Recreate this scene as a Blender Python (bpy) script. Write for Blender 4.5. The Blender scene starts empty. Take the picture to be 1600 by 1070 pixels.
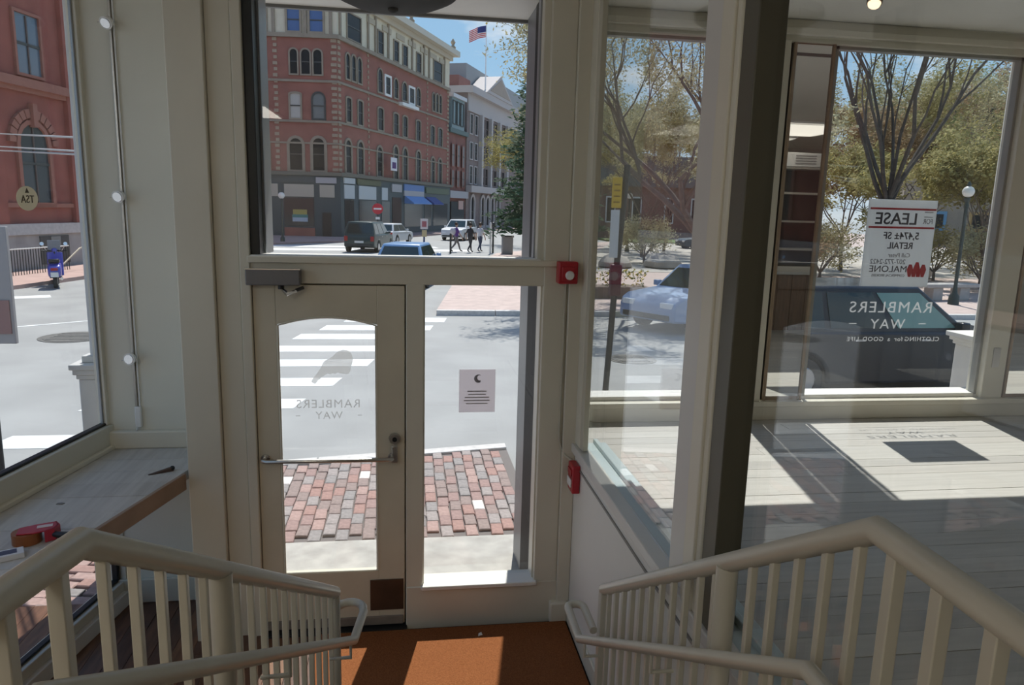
import bpy, bmesh, math, random
from mathutils import Vector, Matrix
random.seed(7)
SC = bpy.context.scene
COL = SC.collection
PI = math.pi
R = math.radians

# ------------------------------------------------------------------ camera
EYE = 2.55
def camera():
    cd = bpy.data.cameras.new('camera'); co = bpy.data.objects.new('camera', cd); COL.objects.link(co)
    cd.sensor_fit = 'HORIZONTAL'; cd.sensor_width = 36.0; cd.lens = 36.0 * 1136.4 / 1600.0
    cd.clip_start = 0.05; cd.clip_end = 2000
    yaw, pit, rol = R(8.37), R(10.416), R(1.52)
    fwd = Vector((math.sin(yaw) * math.cos(pit), math.cos(yaw) * math.cos(pit), -math.sin(pit)))
    right = Vector((math.cos(yaw), -math.sin(yaw), 0)); up = right.cross(fwd)
    r = right * math.cos(rol) + up * math.sin(rol); u = up * math.cos(rol) - right * math.sin(rol)
    m = Matrix((r, u, -fwd)).transposed().to_4x4(); m.translation = (0, 0, EYE)
    co.matrix_world = m
    SC.camera = co
camera()

# ------------------------------------------------------------------ world, sun, exposure
SUN_DIR = Vector((0.125, 0.63, 1.0)).normalized()      # towards the sun
def world():
    w = bpy.data.worlds.new('sky'); SC.world = w; w.use_nodes = True
    nt = w.node_tree; nt.nodes.clear(); N = nt.nodes.new; L = nt.links.new
    out = N('ShaderNodeOutputWorld'); bg = N('ShaderNodeBackground'); bg.inputs['Strength'].default_value = 1.0
    tc = N('ShaderNodeTexCoord'); sep = N('ShaderNodeSeparateXYZ'); L(tc.outputs['Generated'], sep.inputs[0])
    ramp = N('ShaderNodeValToRGB'); L(sep.outputs['Z'], ramp.inputs[0])
    e = ramp.color_ramp.elements
    e[0].position = 0.0; e[0].color = (0.62, 0.76, 0.88, 1); e[1].position = 0.6; e[1].color = (0.16, 0.36, 0.72, 1)
    x = ramp.color_ramp.elements.new(0.18); x.color = (0.36, 0.60, 0.86, 1)
    mp = N('ShaderNodeMapping'); mp.inputs['Scale'].default_value = (3.2, 3.2, 8.0); L(tc.outputs['Generated'], mp.inputs[0])
    nz = N('ShaderNodeTexNoise'); nz.inputs['Scale'].default_value = 1.7; nz.inputs['Detail'].default_value = 6; nz.inputs['Roughness'].default_value = .58
    L(mp.outputs[0], nz.inputs[0])
    cr = N('ShaderNodeValToRGB'); cr.color_ramp.elements[0].position = .50; cr.color_ramp.elements[1].position = .72
    L(nz.outputs[0], cr.inputs[0])
    mx = N('ShaderNodeMix'); mx.data_type = 'RGBA'; L(cr.outputs[0], mx.inputs[0]); L(ramp.outputs[0], mx.inputs[6])
    mx.inputs[7].default_value = (0.95, 0.96, 0.98, 1)
    L(mx.outputs[2], bg.inputs[0]); L(bg.outputs[0], out.inputs[0])
world()
def sun():
    ld = bpy.data.lights.new('sun', 'SUN'); ld.energy = 6.0; ld.angle = R(0.6); ld.color = (1, .96, .9)
    o = bpy.data.objects.new('sun', ld); COL.objects.link(o)
    o.rotation_euler = (-SUN_DIR).to_track_quat('-Z', 'Y').to_euler(); o.location = (5, 20, 40)
sun()
FILL_WATTS = 9.0     # base watts of the fill panels added to brighten the interior
vs = SC.view_settings
vs.view_transform = 'Standard'; vs.look = 'None'; vs.gamma = 1.0; vs.use_curve_mapping = False; vs.exposure = 0.0
SC.cycles.max_bounces = 10; SC.cycles.transparent_max_bounces = 24; SC.cycles.diffuse_bounces = 5; SC.cycles.caustics_reflective = False; SC.cycles.caustics_refractive = False

# ------------------------------------------------------------------ materials
MATS = {}
def mat(name, col, rough=.5, metal=0.0, var=0.0, scale=8.0, stretch=(1, 1, 1), bump=0.0, spec=.5, col2=None, detail=4.0, trans=0.0, emit=0.0, coat=0.0):
    if name in MATS: return MATS[name]
    m = bpy.data.materials.new(name); m.use_nodes = True; nt = m.node_tree
    b = nt.nodes['Principled BSDF']; N = nt.nodes.new; L = nt.links.new
    b.inputs['Roughness'].default_value = rough; b.inputs['Metallic'].default_value = metal
    b.inputs['Specular IOR Level'].default_value = spec
    if coat: b.inputs['Coat Weight'].default_value = coat; b.inputs['Coat Roughness'].default_value = .08
    if emit: b.inputs['Emission Color'].default_value = (*col, 1); b.inputs['Emission Strength'].default_value = emit
    c4 = (*col, 1)
    if var > 0 or col2 is not None:
        tc = N('ShaderNodeTexCoord'); mp = N('ShaderNodeMapping'); mp.inputs['Scale'].default_value = stretch
        L(tc.outputs['Object'], mp.inputs[0])
        nz = N('ShaderNodeTexNoise'); nz.inputs['Scale'].default_value = scale; nz.inputs['Detail'].default_value = detail
        L(mp.outputs[0], nz.inputs[0])
        cr = N('ShaderNodeValToRGB'); e = cr.color_ramp.elements
        e[0].position = .3; e[1].position = .7
        if col2 is None:
            e[0].color = (*[max(0, c * (1 - var)) for c in col], 1); e[1].color = (*[min(1, c * (1 + var)) for c in col], 1)
        else:
            e[0].color = c4; e[1].color = (*col2, 1)
        L(nz.outputs[0], cr.inputs[0]); L(cr.outputs[0], b.inputs['Base Color'])
        if bump:
            bp = N('ShaderNodeBump'); bp.inputs['Strength'].default_value = bump; bp.inputs['Distance'].default_value = .01
            L(nz.outputs[0], bp.inputs['Height']); L(bp.outputs[0], b.inputs['Normal'])
    else:
        b.inputs['Base Color'].default_value = c4
    if trans:
        out = nt.nodes['Material Output']; tr = N('ShaderNodeBsdfTranslucent'); tr.inputs[0].default_value = c4
        ms = N('ShaderNodeMixShader'); ms.inputs[0].default_value = trans
        L(b.outputs[0], ms.inputs[1]); L(tr.outputs[0], ms.inputs[2]); L(ms.outputs[0], out.inputs[0])
    MATS[name] = m
    return m

def glass_mat(name, tint=(.982, .99, .986), f0=.04, rough=0.0):
    if name in MATS: return MATS[name]
    m = bpy.data.materials.new(name); m.use_nodes = True; nt = m.node_tree; nt.nodes.clear(); N = nt.nodes.new; L = nt.links.new
    out = N('ShaderNodeOutputMaterial'); tr = N('ShaderNodeBsdfTransparent'); tr.inputs[0].default_value = (*tint, 1)
    gl = N('ShaderNodeBsdfGlossy'); gl.inputs['Roughness'].default_value = rough
    ge = N('ShaderNodeNewGeometry'); dp = N('ShaderNodeVectorMath'); dp.operation = 'DOT_PRODUCT'
    L(ge.outputs['Incoming'], dp.inputs[0]); L(ge.outputs['Normal'], dp.inputs[1])
    ab = N('ShaderNodeMath'); ab.operation = 'ABSOLUTE'; L(dp.outputs['Value'], ab.inputs[0])
    su = N('ShaderNodeMath'); su.operation = 'SUBTRACT'; su.inputs[0].default_value = 1; L(ab.outputs[0], su.inputs[1])
    pw = N('ShaderNodeMath'); pw.operation = 'POWER'; pw.inputs[1].default_value = 5; L(su.outputs[0], pw.inputs[0])
    ma = N('ShaderNodeMath'); ma.operation = 'MULTIPLY_ADD'; ma.inputs[1].default_value = 1 - f0; ma.inputs[2].default_value = f0; L(pw.outputs[0], ma.inputs[0])
    ms = N('ShaderNodeMixShader'); L(ma.outputs[0], ms.inputs[0]); L(tr.outputs[0], ms.inputs[1]); L(gl.outputs[0], ms.inputs[2])
    L(ms.outputs[0], out.inputs[0]); MATS[name] = m
    return m

def decal_mat(name, col, clear, trans=.6):        # thin printed film: part clear, part light-scattering
    m = mat(name, col, .7, trans=trans); nt = m.node_tree; N = nt.nodes.new; L = nt.links.new
    out = nt.nodes['Material Output']; src = out.inputs[0].links[0].from_socket
    tr = N('ShaderNodeBsdfTransparent'); ms = N('ShaderNodeMixShader'); ms.inputs[0].default_value = clear
    L(src, ms.inputs[1]); L(tr.outputs[0], ms.inputs[2]); L(ms.outputs[0], out.inputs[0])
    return m
GLASS = glass_mat('window_glass')
CREAM = mat('cream_paint', (.66, .635, .54), .45, var=.03, scale=2.5)
CREAM2 = mat('cream_paint_trim', (.68, .65, .55), .4, var=.03, scale=3)
DOORP = mat('door_paint', (.62, .575, .46), .4, var=.05, scale=4)
WALLW = mat('wall_paint', (.76, .75, .70), .6, var=.03, scale=2)
GREYP = mat('grey_paint', (.62, .61, .58), .4, var=.03, scale=3)
LEDGE = mat('ledge_blue_grey', (.50, .60, .63), .35, var=.05, scale=5)
RAILP = mat('rail_paint', (.55, .535, .46), .32, var=.03, scale=5)
SHELFW = mat('shelf_wood', (.62, .60, .56), .55, var=.12, scale=2.5, stretch=(14, 1.2, 1), col2=(.48, .46, .43))
SHELFEDGE = mat('shelf_edge_wood', (.36, .25, .18), .55, var=.12, scale=6)
DARKMETAL = mat('dark_metal', (.03, .033, .036), .4, .6)
BLACK = mat('black_plastic', (.012, .012, .013), .35)
CHROME = mat('chrome', (.75, .75, .76), .15, 1.0)
STEEL = mat('brushed_steel', (.55, .54, .52), .32, 1.0, var=.06, scale=12)
ALUM = mat('aluminium_frame', (.34, .36, .38), .4, .5)
RED = mat('alarm_red', (.42, .018, .03), .3)
WHITE = mat('white_plastic', (.8, .8, .79), .4)
MAT_COIR = mat('coir_mat', (.20, .070, .025), .95, scale=180, col2=(.30, .115, .045), bump=.6, detail=2, spec=.1)
WHITEP = mat('white_exterior_paint', (.78, .77, .73), .5, var=.03, scale=3)
CONC = mat('concrete', (.40, .385, .355), .85, var=.18, scale=6, bump=.2, detail=8)
ASPH = mat('asphalt', (.31, .312, .305), .9, var=.10, scale=.9, detail=10)
STRIPE = mat('road_paint', (.66, .67, .66), .7, var=.14, scale=5, detail=8)
GRANITE = mat('granite', (.55, .53, .51), .8, var=.15, scale=14, detail=8)
PLAZA = mat('plaza_brick', (.48, .38, .345), .85, var=.12, scale=3, detail=8)
PLAZA2 = mat('plaza_concrete', (.42, .39, .35), .85, var=.1, scale=2, detail=8)

# ------------------------------------------------------------------ mesh builder
class MB:
    def __init__(s): s.v = []; s.f = []; s.mi = []; s.cur = 0
    def add(s, vs, fs):
        b = len(s.v); s.v += [tuple(v) for v in vs]
        for f in fs: s.f.append(tuple(i + b for i in f)); s.mi.append(s.cur)
        return s
    def box(s, x0, x1, y0, y1, z0, z1):
        return s.add([(x0,y0,z0),(x1,y0,z0),(x1,y1,z0),(x0,y1,z0),(x0,y0,z1),(x1,y0,z1),(x1,y1,z1),(x0,y1,z1)],
                     [(0,3,2,1),(4,5,6,7),(0,1,5,4),(1,2,6,5),(2,3,7,6),(3,0,4,7)])
    def hexa(s, p): return s.add(p, [(0,3,2,1),(4,5,6,7),(0,1,5,4),(1,2,6,5),(2,3,7,6),(3,0,4,7)])
    def prism(s, poly, axis, a, b):
        n = len(poly)
        def P(p, t):
            return (t, p[0], p[1]) if axis == 'x' else (p[0], t, p[1]) if axis == 'y' else (p[0], p[1], t)
        vs = [P(p, a) for p in poly] + [P(p, b) for p in poly]
        fs = [tuple(range(n))[::-1], tuple(range(n, 2*n))] + [(i, (i+1) % n, n + (i+1) % n, n + i) for i in range(n)]
        return s.add(vs, fs)
    def cyl(s, p0, p1, r0, r1=None, n=12, caps=True):
        r1 = r0 if r1 is None else r1
        p0 = Vector(p0); p1 = Vector(p1); d = (p1 - p0).normalized()
        a = d.orthogonal().normalized(); b = d.cross(a)
        vs = [p0 + (a * math.cos(2*PI*i/n) + b * math.sin(2*PI*i/n)) * r0 for i in range(n)] + [p1 + (a * math.cos(2*PI*i/n) + b * math.sin(2*PI*i/n)) * r1 for i in range(n)]
        fs = [(i, (i+1) % n, n + (i+1) % n, n + i) for i in range(n)]
        if caps: fs += [tuple(range(n))[::-1], tuple(range(n, 2*n))]
        return s.add(vs, fs)
    def tube(s, pts, r, n=10, caps=True):
        pts = [Vector(p) for p in pts]; m = len(pts); rs = r if isinstance(r, (list, tuple)) else [r] * m
        vs = []; prev = None
        for i, p in enumerate(pts):
            d = (pts[min(i+1, m-1)] - pts[max(i-1, 0)]).normalized()
            if prev is None: a = d.orthogonal().normalized()
            else:
                a = prev - d * prev.dot(d)
                a = a.normalized() if a.length > 1e-6 else d.orthogonal().normalized()
            prev = a; b = d.cross(a)
            # widen at mitred corners
            k = 1.0
            if 0 < i < m-1:
                c = (pts[i] - pts[i-1]).normalized().dot((pts[i+1] - pts[i]).normalized()); k = 1.0 / max(.5, math.sqrt(max(0.0, (1 + c) / 2)))
            vs += [p + (a * math.cos(2*PI*j/n) + b * math.sin(2*PI*j/n)) * rs[i] * k for j in range(n)]
        fs = [(i*n + j, i*n + (j+1) % n, (i+1)*n + (j+1) % n, (i+1)*n + j) for i in range(m-1) for j in range(n)]
        if caps: fs += [tuple(range(n))[::-1], tuple(range((m-1)*n, m*n))]
        return s.add(vs, fs)
    def lathe(s, prof, n=20, c=(0, 0, 0)):
        vs = []; m = len(prof)
        for (r, z) in prof: vs += [(c[0] + r*math.cos(2*PI*j/n), c[1] + r*math.sin(2*PI*j/n), c[2] + z) for j in range(n)]
        fs = [(i*n + j, i*n + (j+1) % n, (i+1)*n + (j+1) % n, (i+1)*n + j) for i in range(m-1) for j in range(n)]
        fs += [tuple(range(n))[::-1], tuple(range((m-1)*n, m*n))]
        return s.add(vs, fs)
    def ball(s, c, r, n=12, sz=1.0):
        m = n // 2 + 1
        return s.lathe([(max(1e-4, r*math.sin(PI*i/(m-1))), -r*sz*math.cos(PI*i/(m-1))) for i in range(m)], n, c)
    def panel(s, pts, t=.012):
        a, b, c = Vector(pts[0]), Vector(pts[1]), Vector(pts[2]); nn = (b-a).cross(c-a).normalized() * t; n = len(pts)
        return s.add([Vector(p) for p in pts] + [Vector(p) + nn for p in pts], [tuple(range(n))[::-1], tuple(range(n, 2*n))] + [(i, (i+1) % n, n + (i+1) % n, n + i) for i in range(n)])
    def build(s, name, m, parent=None, world=False, bevel=0.0, smooth=True, kind=None, label=None):
        me = bpy.data.meshes.new(name); me.from_pydata(s.v, [], s.f)
        for mm in (m if isinstance(m, (list, tuple)) else [m]): me.materials.append(mm)
        if isinstance(m, (list, tuple)): me.polygons.foreach_set('material_index', s.mi)
        if smooth:
            me.polygons.foreach_set('use_smooth', [True] * len(me.polygons)); me.set_sharp_from_angle(angle=R(38))
        me.update()
        o = bpy.data.objects.new(name, me); COL.objects.link(o)
        if parent is not None: attach(o, parent, world)
        if bevel:
            bm = o.modifiers.new('bevel', 'BEVEL'); bm.width = bevel; bm.segments = 2; bm.limit_method = 'ANGLE'; bm.angle_limit = R(50)
        if kind: o['kind'] = kind
        if label: o['label'] = label
        return o

def rootmat(o):
    return Matrix.Translation(o.location) @ Matrix.Rotation(o.rotation_euler.z, 4, 'Z')
def attach(o, parent, world):
    o.parent = parent
    if world:
        m = rootmat(parent)
        if parent.parent is not None: m = Matrix.Identity(4)
        if not world == 'child': o.matrix_parent_inverse = m.inverted()
def thing(name, label, cat, loc=(0, 0, 0), rz=0.0, group=None, kind=None):
    o = bpy.data.objects.new(name, None); COL.objects.link(o); o.empty_display_size = .1
    o.location = loc; o.rotation_euler = (0, 0, rz)
    tag(o, label, cat, group, kind); return o
def tag(o, label, cat=None, group=None, kind=None):
    if label: o['label'] = label
    if cat: o['category'] = cat
    if group: o['group'] = group
    if kind: o['kind'] = kind
    return o
def struct(name, mb, m, label, parent=None, bevel=0.0, smooth=False):
    o = mb.build(name, m, parent, False, bevel, smooth)
    o['kind'] = 'structure'; o['label'] = label
    return o
def sroot(name, label, loc=(0, 0, 0)):
    o = bpy.data.objects.new(name, None); COL.objects.link(o); o.location = loc; o['kind'] = 'structure'; o['label'] = label
    return o
def copy_tree(o, parent=None):
    c = o.copy(); COL.objects.link(c); c.parent = parent
    for ch in list(o.children): copy_tree(ch, c)
    return c
def text_mesh(name, txt, size, m, M, parent, ext=.0012, align='CENTER', space=1.0, sx=1.0, world=False, off=0.0):
    cu = bpy.data.curves.new(name, 'FONT'); cu.body = txt; cu.size = size; cu.extrude = ext; cu.align_x = align; cu.space_character = space; cu.offset = off
    cu.resolution_u = 3
    t = bpy.data.objects.new(name, cu); COL.objects.link(t)
    dg = bpy.context.evaluated_depsgraph_get()
    me = bpy.data.meshes.new_from_object(t.evaluated_get(dg)); bpy.data.objects.remove(t); bpy.data.curves.remove(cu)
    me.transform(M @ Matrix.Diagonal((sx, 1, 1, 1))); me.materials.clear(); me.materials.append(m); me.name = name
    o = bpy.data.objects.new(name, me); COL.objects.link(o)
    if parent is not None: attach(o, parent, world)
    return o
def facing_out(x, y, z):      # lettering meant to be read from the street: seen reversed from inside
    return Matrix.Translation((x, y, z)) @ Matrix.Rotation(PI, 4, 'Z') @ Matrix.Rotation(PI/2, 4, 'X')
def facing_in(x, y, z):
    return Matrix.Translation((x, y, z)) @ Matrix.Rotation(PI/2, 4, 'X')
# ------------------------------------------------------------------ the setting: store shell
YD = 4.14         # inner face of the door wall
YS = 4.90         # inner face of the shop window wall
ZF = 1.06         # upper store floor
ZC = 3.86         # ceiling
GW = -.03         # sidewalk level
GR = -.15         # road level

def shell():
    struct('ceiling', MB().box(-2.75, 9.2, -4.1, 4.98, ZC, ZC + .3), WALLW, 'off-white flat ceiling of the store')
    struct('wall_back', MB().box(-2.9, 9.3, -4.2, -4.05, -.2, ZC), WALLW, 'plain off-white wall at the back of the store')
    struct('wall_right', MB().box(9.1, 9.25, -4.1, 4.98, -.2, ZC), WALLW, 'plain off-white wall at the far right of the store')
    # raised slab and stairs
    struct('floor_upper_landing', MB().box(-2.5, .98, -4.1, 1.10, .86, ZF), mat('landing_wood', (.34, .24, .17), .5, var=.15, scale=4, stretch=(1, 10, 1)), 'wooden upper landing at the head of the stairs')
    st = sroot('stairs', 'short flight of wooden steps from the landing down to the street door')
    n = 6; rise = ZF / n; run = .285
    for i in range(n - 1):
        z = ZF - rise * (i + 1); y = 1.10 + run * i
        MB().box(-.62 + i * .035, .98, y, y + run + .02, z - .04, z).build('tread', mat('tread_wood', (.33, .22, .15), .5, var=.15, scale=4, stretch=(10, 1, 1)), st, bevel=.006)
        MB().box(-.60 + i * .035, .97, y + run - .02, y + run, z - rise, z - .04).build('riser', CREAM, st)
    MB().box(-.64, .98, 1.08, 1.10, ZF - rise, ZF - .2).build('riser', CREAM, st)
    # left: vestibule floor of dark planks
    fl = struct('floor', MB().box(-2.6, 1.2, 1.1, 4.62, -.2, -.015), mat('subfloor', (.06, .04, .03), .9), 'dark brown plank floor at street level beside the door mat')
    pw = [mat('dark_plank_%s' % k, c, .42, var=.35, scale=5, stretch=(6, .8, 1)) for k, c in (('a', (.135, .062, .034)), ('b', (.10, .048, .03)), ('c', (.17, .082, .042)))]
    x = -2.55; i = 0
    while x < -.52:
        cut = random.uniform(2.6, 4.0)
        for (a, b) in ((1.2, cut), (cut + .003, 4.60)):
            MB().box(x, x + .108, a, b, -.015, -.001 + random.uniform(-.001, .001)).build('plank', random.choice(pw), fl)
        x += .111; i += 1
    # right: raised shop window floor of pale boards
    fr = struct('floor_shop_window', MB().box(1.2, 9.1, -4.1, YS, .8, ZF - .02), mat('subfloor_grey', (.2, .19, .18), .9), 'whitewashed board floor behind the shop windows')
    pp = [mat('pale_plank_%s' % k, c, .5, scale=2.2, stretch=(1.2, 16, 1), col2=tuple(v * .86 for v in c)) for k, c in (('a', (.53, .515, .48)), ('b', (.51, .49, .455)), ('c', (.55, .535, .50)), ('d', (.48, .465, .435)))]
    y = YS; k = 0
    while y > .2:
        cut = random.uniform(2.2, 6.0)
        for (a, b) in ((1.16, cut), (cut + .003, 9.1)):
            MB().box(a, b, y - .1255, y, ZF - .02, ZF + random.uniform(-.0008, .0008)).build('plank', random.choice(pp), fr)
        y -= .1285; k += 1
    MB().box(1.16, 9.1, -4.1, y, ZF - .02, ZF).build('plank', pp[1], fr)
    # half wall of the glazed partition, with its ledge
    struct('wall_partition', MB().box(1.01, 1.16, -4.0, YD, -.2, 1.115), WALLW, 'low off-white wall under the glazed partition right of the door')
    struct('trim_partition_baseboard', MB().box(.995, 1.01, 1.1, YD, 0, .12), CREAM2, 'cream baseboard along the low partition wall', bevel=.004)
    struct('trim_partition_lip', MB().box(.985, 1.062, .2, YD - .02, 1.115, 1.170), GREYP, 'pale sill lip on the low partition wall', bevel=.006)
    struct('trim_partition_ledge', MB().box(1.062, 1.205, .2, YD, 1.10, 1.160).box(1.125, 1.15, .2, YD, 1.158, 1.185), LEDGE, 'blue-grey ledge along the foot of the partition glass', bevel=.004)
    struct('trim_partition_line', MB().box(1.003, 1.012, .2, YD, 1.04, 1.052), mat('joint_grey', (.25, .24, .22), .6), 'thin dark joint below the partition sill')
    # partition jamb at the door wall
    j = sroot('trim_partition_jamb', 'cream jamb where the glazed partition meets the door wall', (1.03, 4.0, 1.17))
    MB().box(1.005, 1.058, 3.995, YD, 1.17, ZC).build('jamb', CREAM, j, True, .006)
    MB().box(1.008, 1.040, 3.93, 3.995, 1.175, ZC).build('stop', mat('jamb_dull_paint', (.52, .50, .41), .5), j, True, .004)  # stop in a darker cream than the jamb
    # partition post
    p = sroot('trim_partition_post', 'stout painted post dividing the partition glass', (1.05, 2.3, 1.17))
    MB().box(1.01, 1.13, 2.355, 2.515, 1.17, ZC).build('jamb', GREYP, p, True, .004)
    MB().box(.995, 1.13, 2.20, 2.355, 1.17, ZC).build('post', CREAM, p, True, .008)
    MB().box(.985, 1.0, 2.235, 2.32, 1.17, ZC).build('moulding', CREAM2, p, True, .006)
    MB().box(1.0, 1.09, 2.10, 2.20, 1.17, ZC).build('stop', mat('dark_olive_paint', (.10, .095, .07), .45), p, True, .004)
    # partition panes
    w = sroot('window_7', 'tall pane of the partition between the door wall and the post', (1.1, 3.2, 1.18))
    MB().box(1.046, 1.052, 2.51, 4.0, 1.172, ZC).build('pane', GLASS, w, True, smooth=False)
    w = sroot('window_8', 'tall reflective pane of the partition beside the right stair guard', (1.1, 1.2, 1.18))
    MB().box(1.062, 1.068, .25, 2.13, 1.16, ZC).build('pane', GLASS, w, True, smooth=False)
    MB().box(1.03, 1.10, .17, .25, 1.17, ZC).build('frame', GREYP, w, True, .004)
shell()

def door_wall():
    T = 4.30
    wf = sroot('wall_front', 'cream painted timber front wall around the street door', (0, YD, 0))
    def part(name, *b, m=CREAM, bev=.006): return MB().box(*b).build(name, m, wf, True, bev)
    part('pilaster', -1.218, -1.03, YD - .035, T, -.1, ZC)
    part('pilaster', -1.03, -.90, YD, T, -.1, ZC)
    part('casing', -.90, -.845, YD - .012, T, -.1, ZC)
    part('head_rail', -.86, .86, YD, T, 2.112, 2.235)
    part('head_moulding', -.86, .86, YD - .018, YD, 2.225, 2.262, m=CREAM2)
    part('header', -.90, .86, YD, T, 3.80, ZC)
    part('mullion', -.005, .098, YD, T, 0, 2.12)
    part('mullion_moulding', .085, .104, YD + .02, YD + .06, .27, 2.11, m=CREAM2, bev=.004)
    part('bottom_panel', -.005, .98, YD - .006, T, -.1, .262)
    part('pilaster', .785, .93, YD - .004, T, 0, ZC)
    part('pilaster', .93, 1.01, YD - .03, T, 0, ZC)
    part('pilaster', .745, .79, YD + .03, T, 2.235, ZC)
    part('plinth', .885, 1.0, YD - .055, YD, 0, .135, m=CREAM2, bev=.012)
    part('sill', .085, .80, YD - .03, YD + .13, .245, .272, m=WHITEP)
    part('transom_sill', -.845, .765, YD - .015, YD + .16, 2.235, 2.268, m=WHITEP)
    # transom light
    w = sroot('window_3', 'large transom light above the door and sidelight', (0, YD + .12, 2.27))
    MB().box(-.80, .75, YD + .125, YD + .131, 2.262, 3.80).build('pane', GLASS, w, True, smooth=False)
    MB().box(-.845, -.795, YD + .02, YD + .30, 2.262, 3.80).build('frame', DARKMETAL, w, True, .003)
    MB().box(-.80, -.782, YD + .14, YD + .36, 2.262, 3.80).build('frame', ALUM, w, True, .003)
    MB().box(.735, .752, YD + .10, YD + .16, 2.262, 3.80).build('frame', ALUM, w, True, .003)
    # sidelight
    w = sroot('window_4', 'tall sidelight to the right of the street door', (.44, YD + .1, .27))
    MB().box(.095, .79, YD + .10, YD + .106, .262, 2.115).build('pane', GLASS, w, True, smooth=False)
    MB().box(.775, .80, YD + .03, YD + .15, .262, 2.115).build('frame', CREAM2, w, True, .003)
    # outside return of the recessed entrance
    struct('wall_entrance_return', MB().box(.805, 1.03, T, 5.12, -.15, 3.80), mat('return_paint', (.20, .21, .225), .4, var=.04), 'painted return wall of the recessed entrance on the right')
    struct('trim_entrance_strip', MB().box(.795, .806, T + .02, 4.74, -.02, 3.79), mat('strip_black', (.012, .012, .013), .6, spec=.2), 'black metal strip outside the sidelight')
    struct('wall_entrance_soffit', MB().box(-1.5, 1.03, T - .02, 5.14, 3.80, ZC + .3), WHITEP, 'pale soffit over the recessed entrance')
    struct('trim_soffit_edge', MB().box(-1.5, 1.03, 5.14, 5.17, 3.78, ZC + .3), mat('fascia_grey', (.16, .16, .16), .6), 'dark grey fascia along the front edge of the soffit')
    # end wall of the left window bay
    struct('wall_left_bay_end', MB().box(-1.86, -1.10, 4.60, 4.72, -.1, ZC).box(-1.2, -1.06, T, 4.60, -.1, ZC), mat('bay_wall_cream', (.72, .705, .62), .55, var=.03, scale=2), 'pale end wall of the left window bay')
    struct('baseboard_left', MB().box(-1.84, -1.20, 4.575, 4.60, 0, .16), CREAM2, 'cream baseboard under the display shelf', bevel=.005)
    struct('trim_left_bay', MB().box(-1.85, -1.20, 4.55, 4.60, 1.04, 1.15), CREAM2, 'cream rail at the back of the display shelf', bevel=.008)
    struct('wall_left_rear', MB().box(-2.75, -2.6, -4.1, 1.6, -.2, ZC), WALLW, 'plain wall left of the landing')
door_wall()

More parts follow.
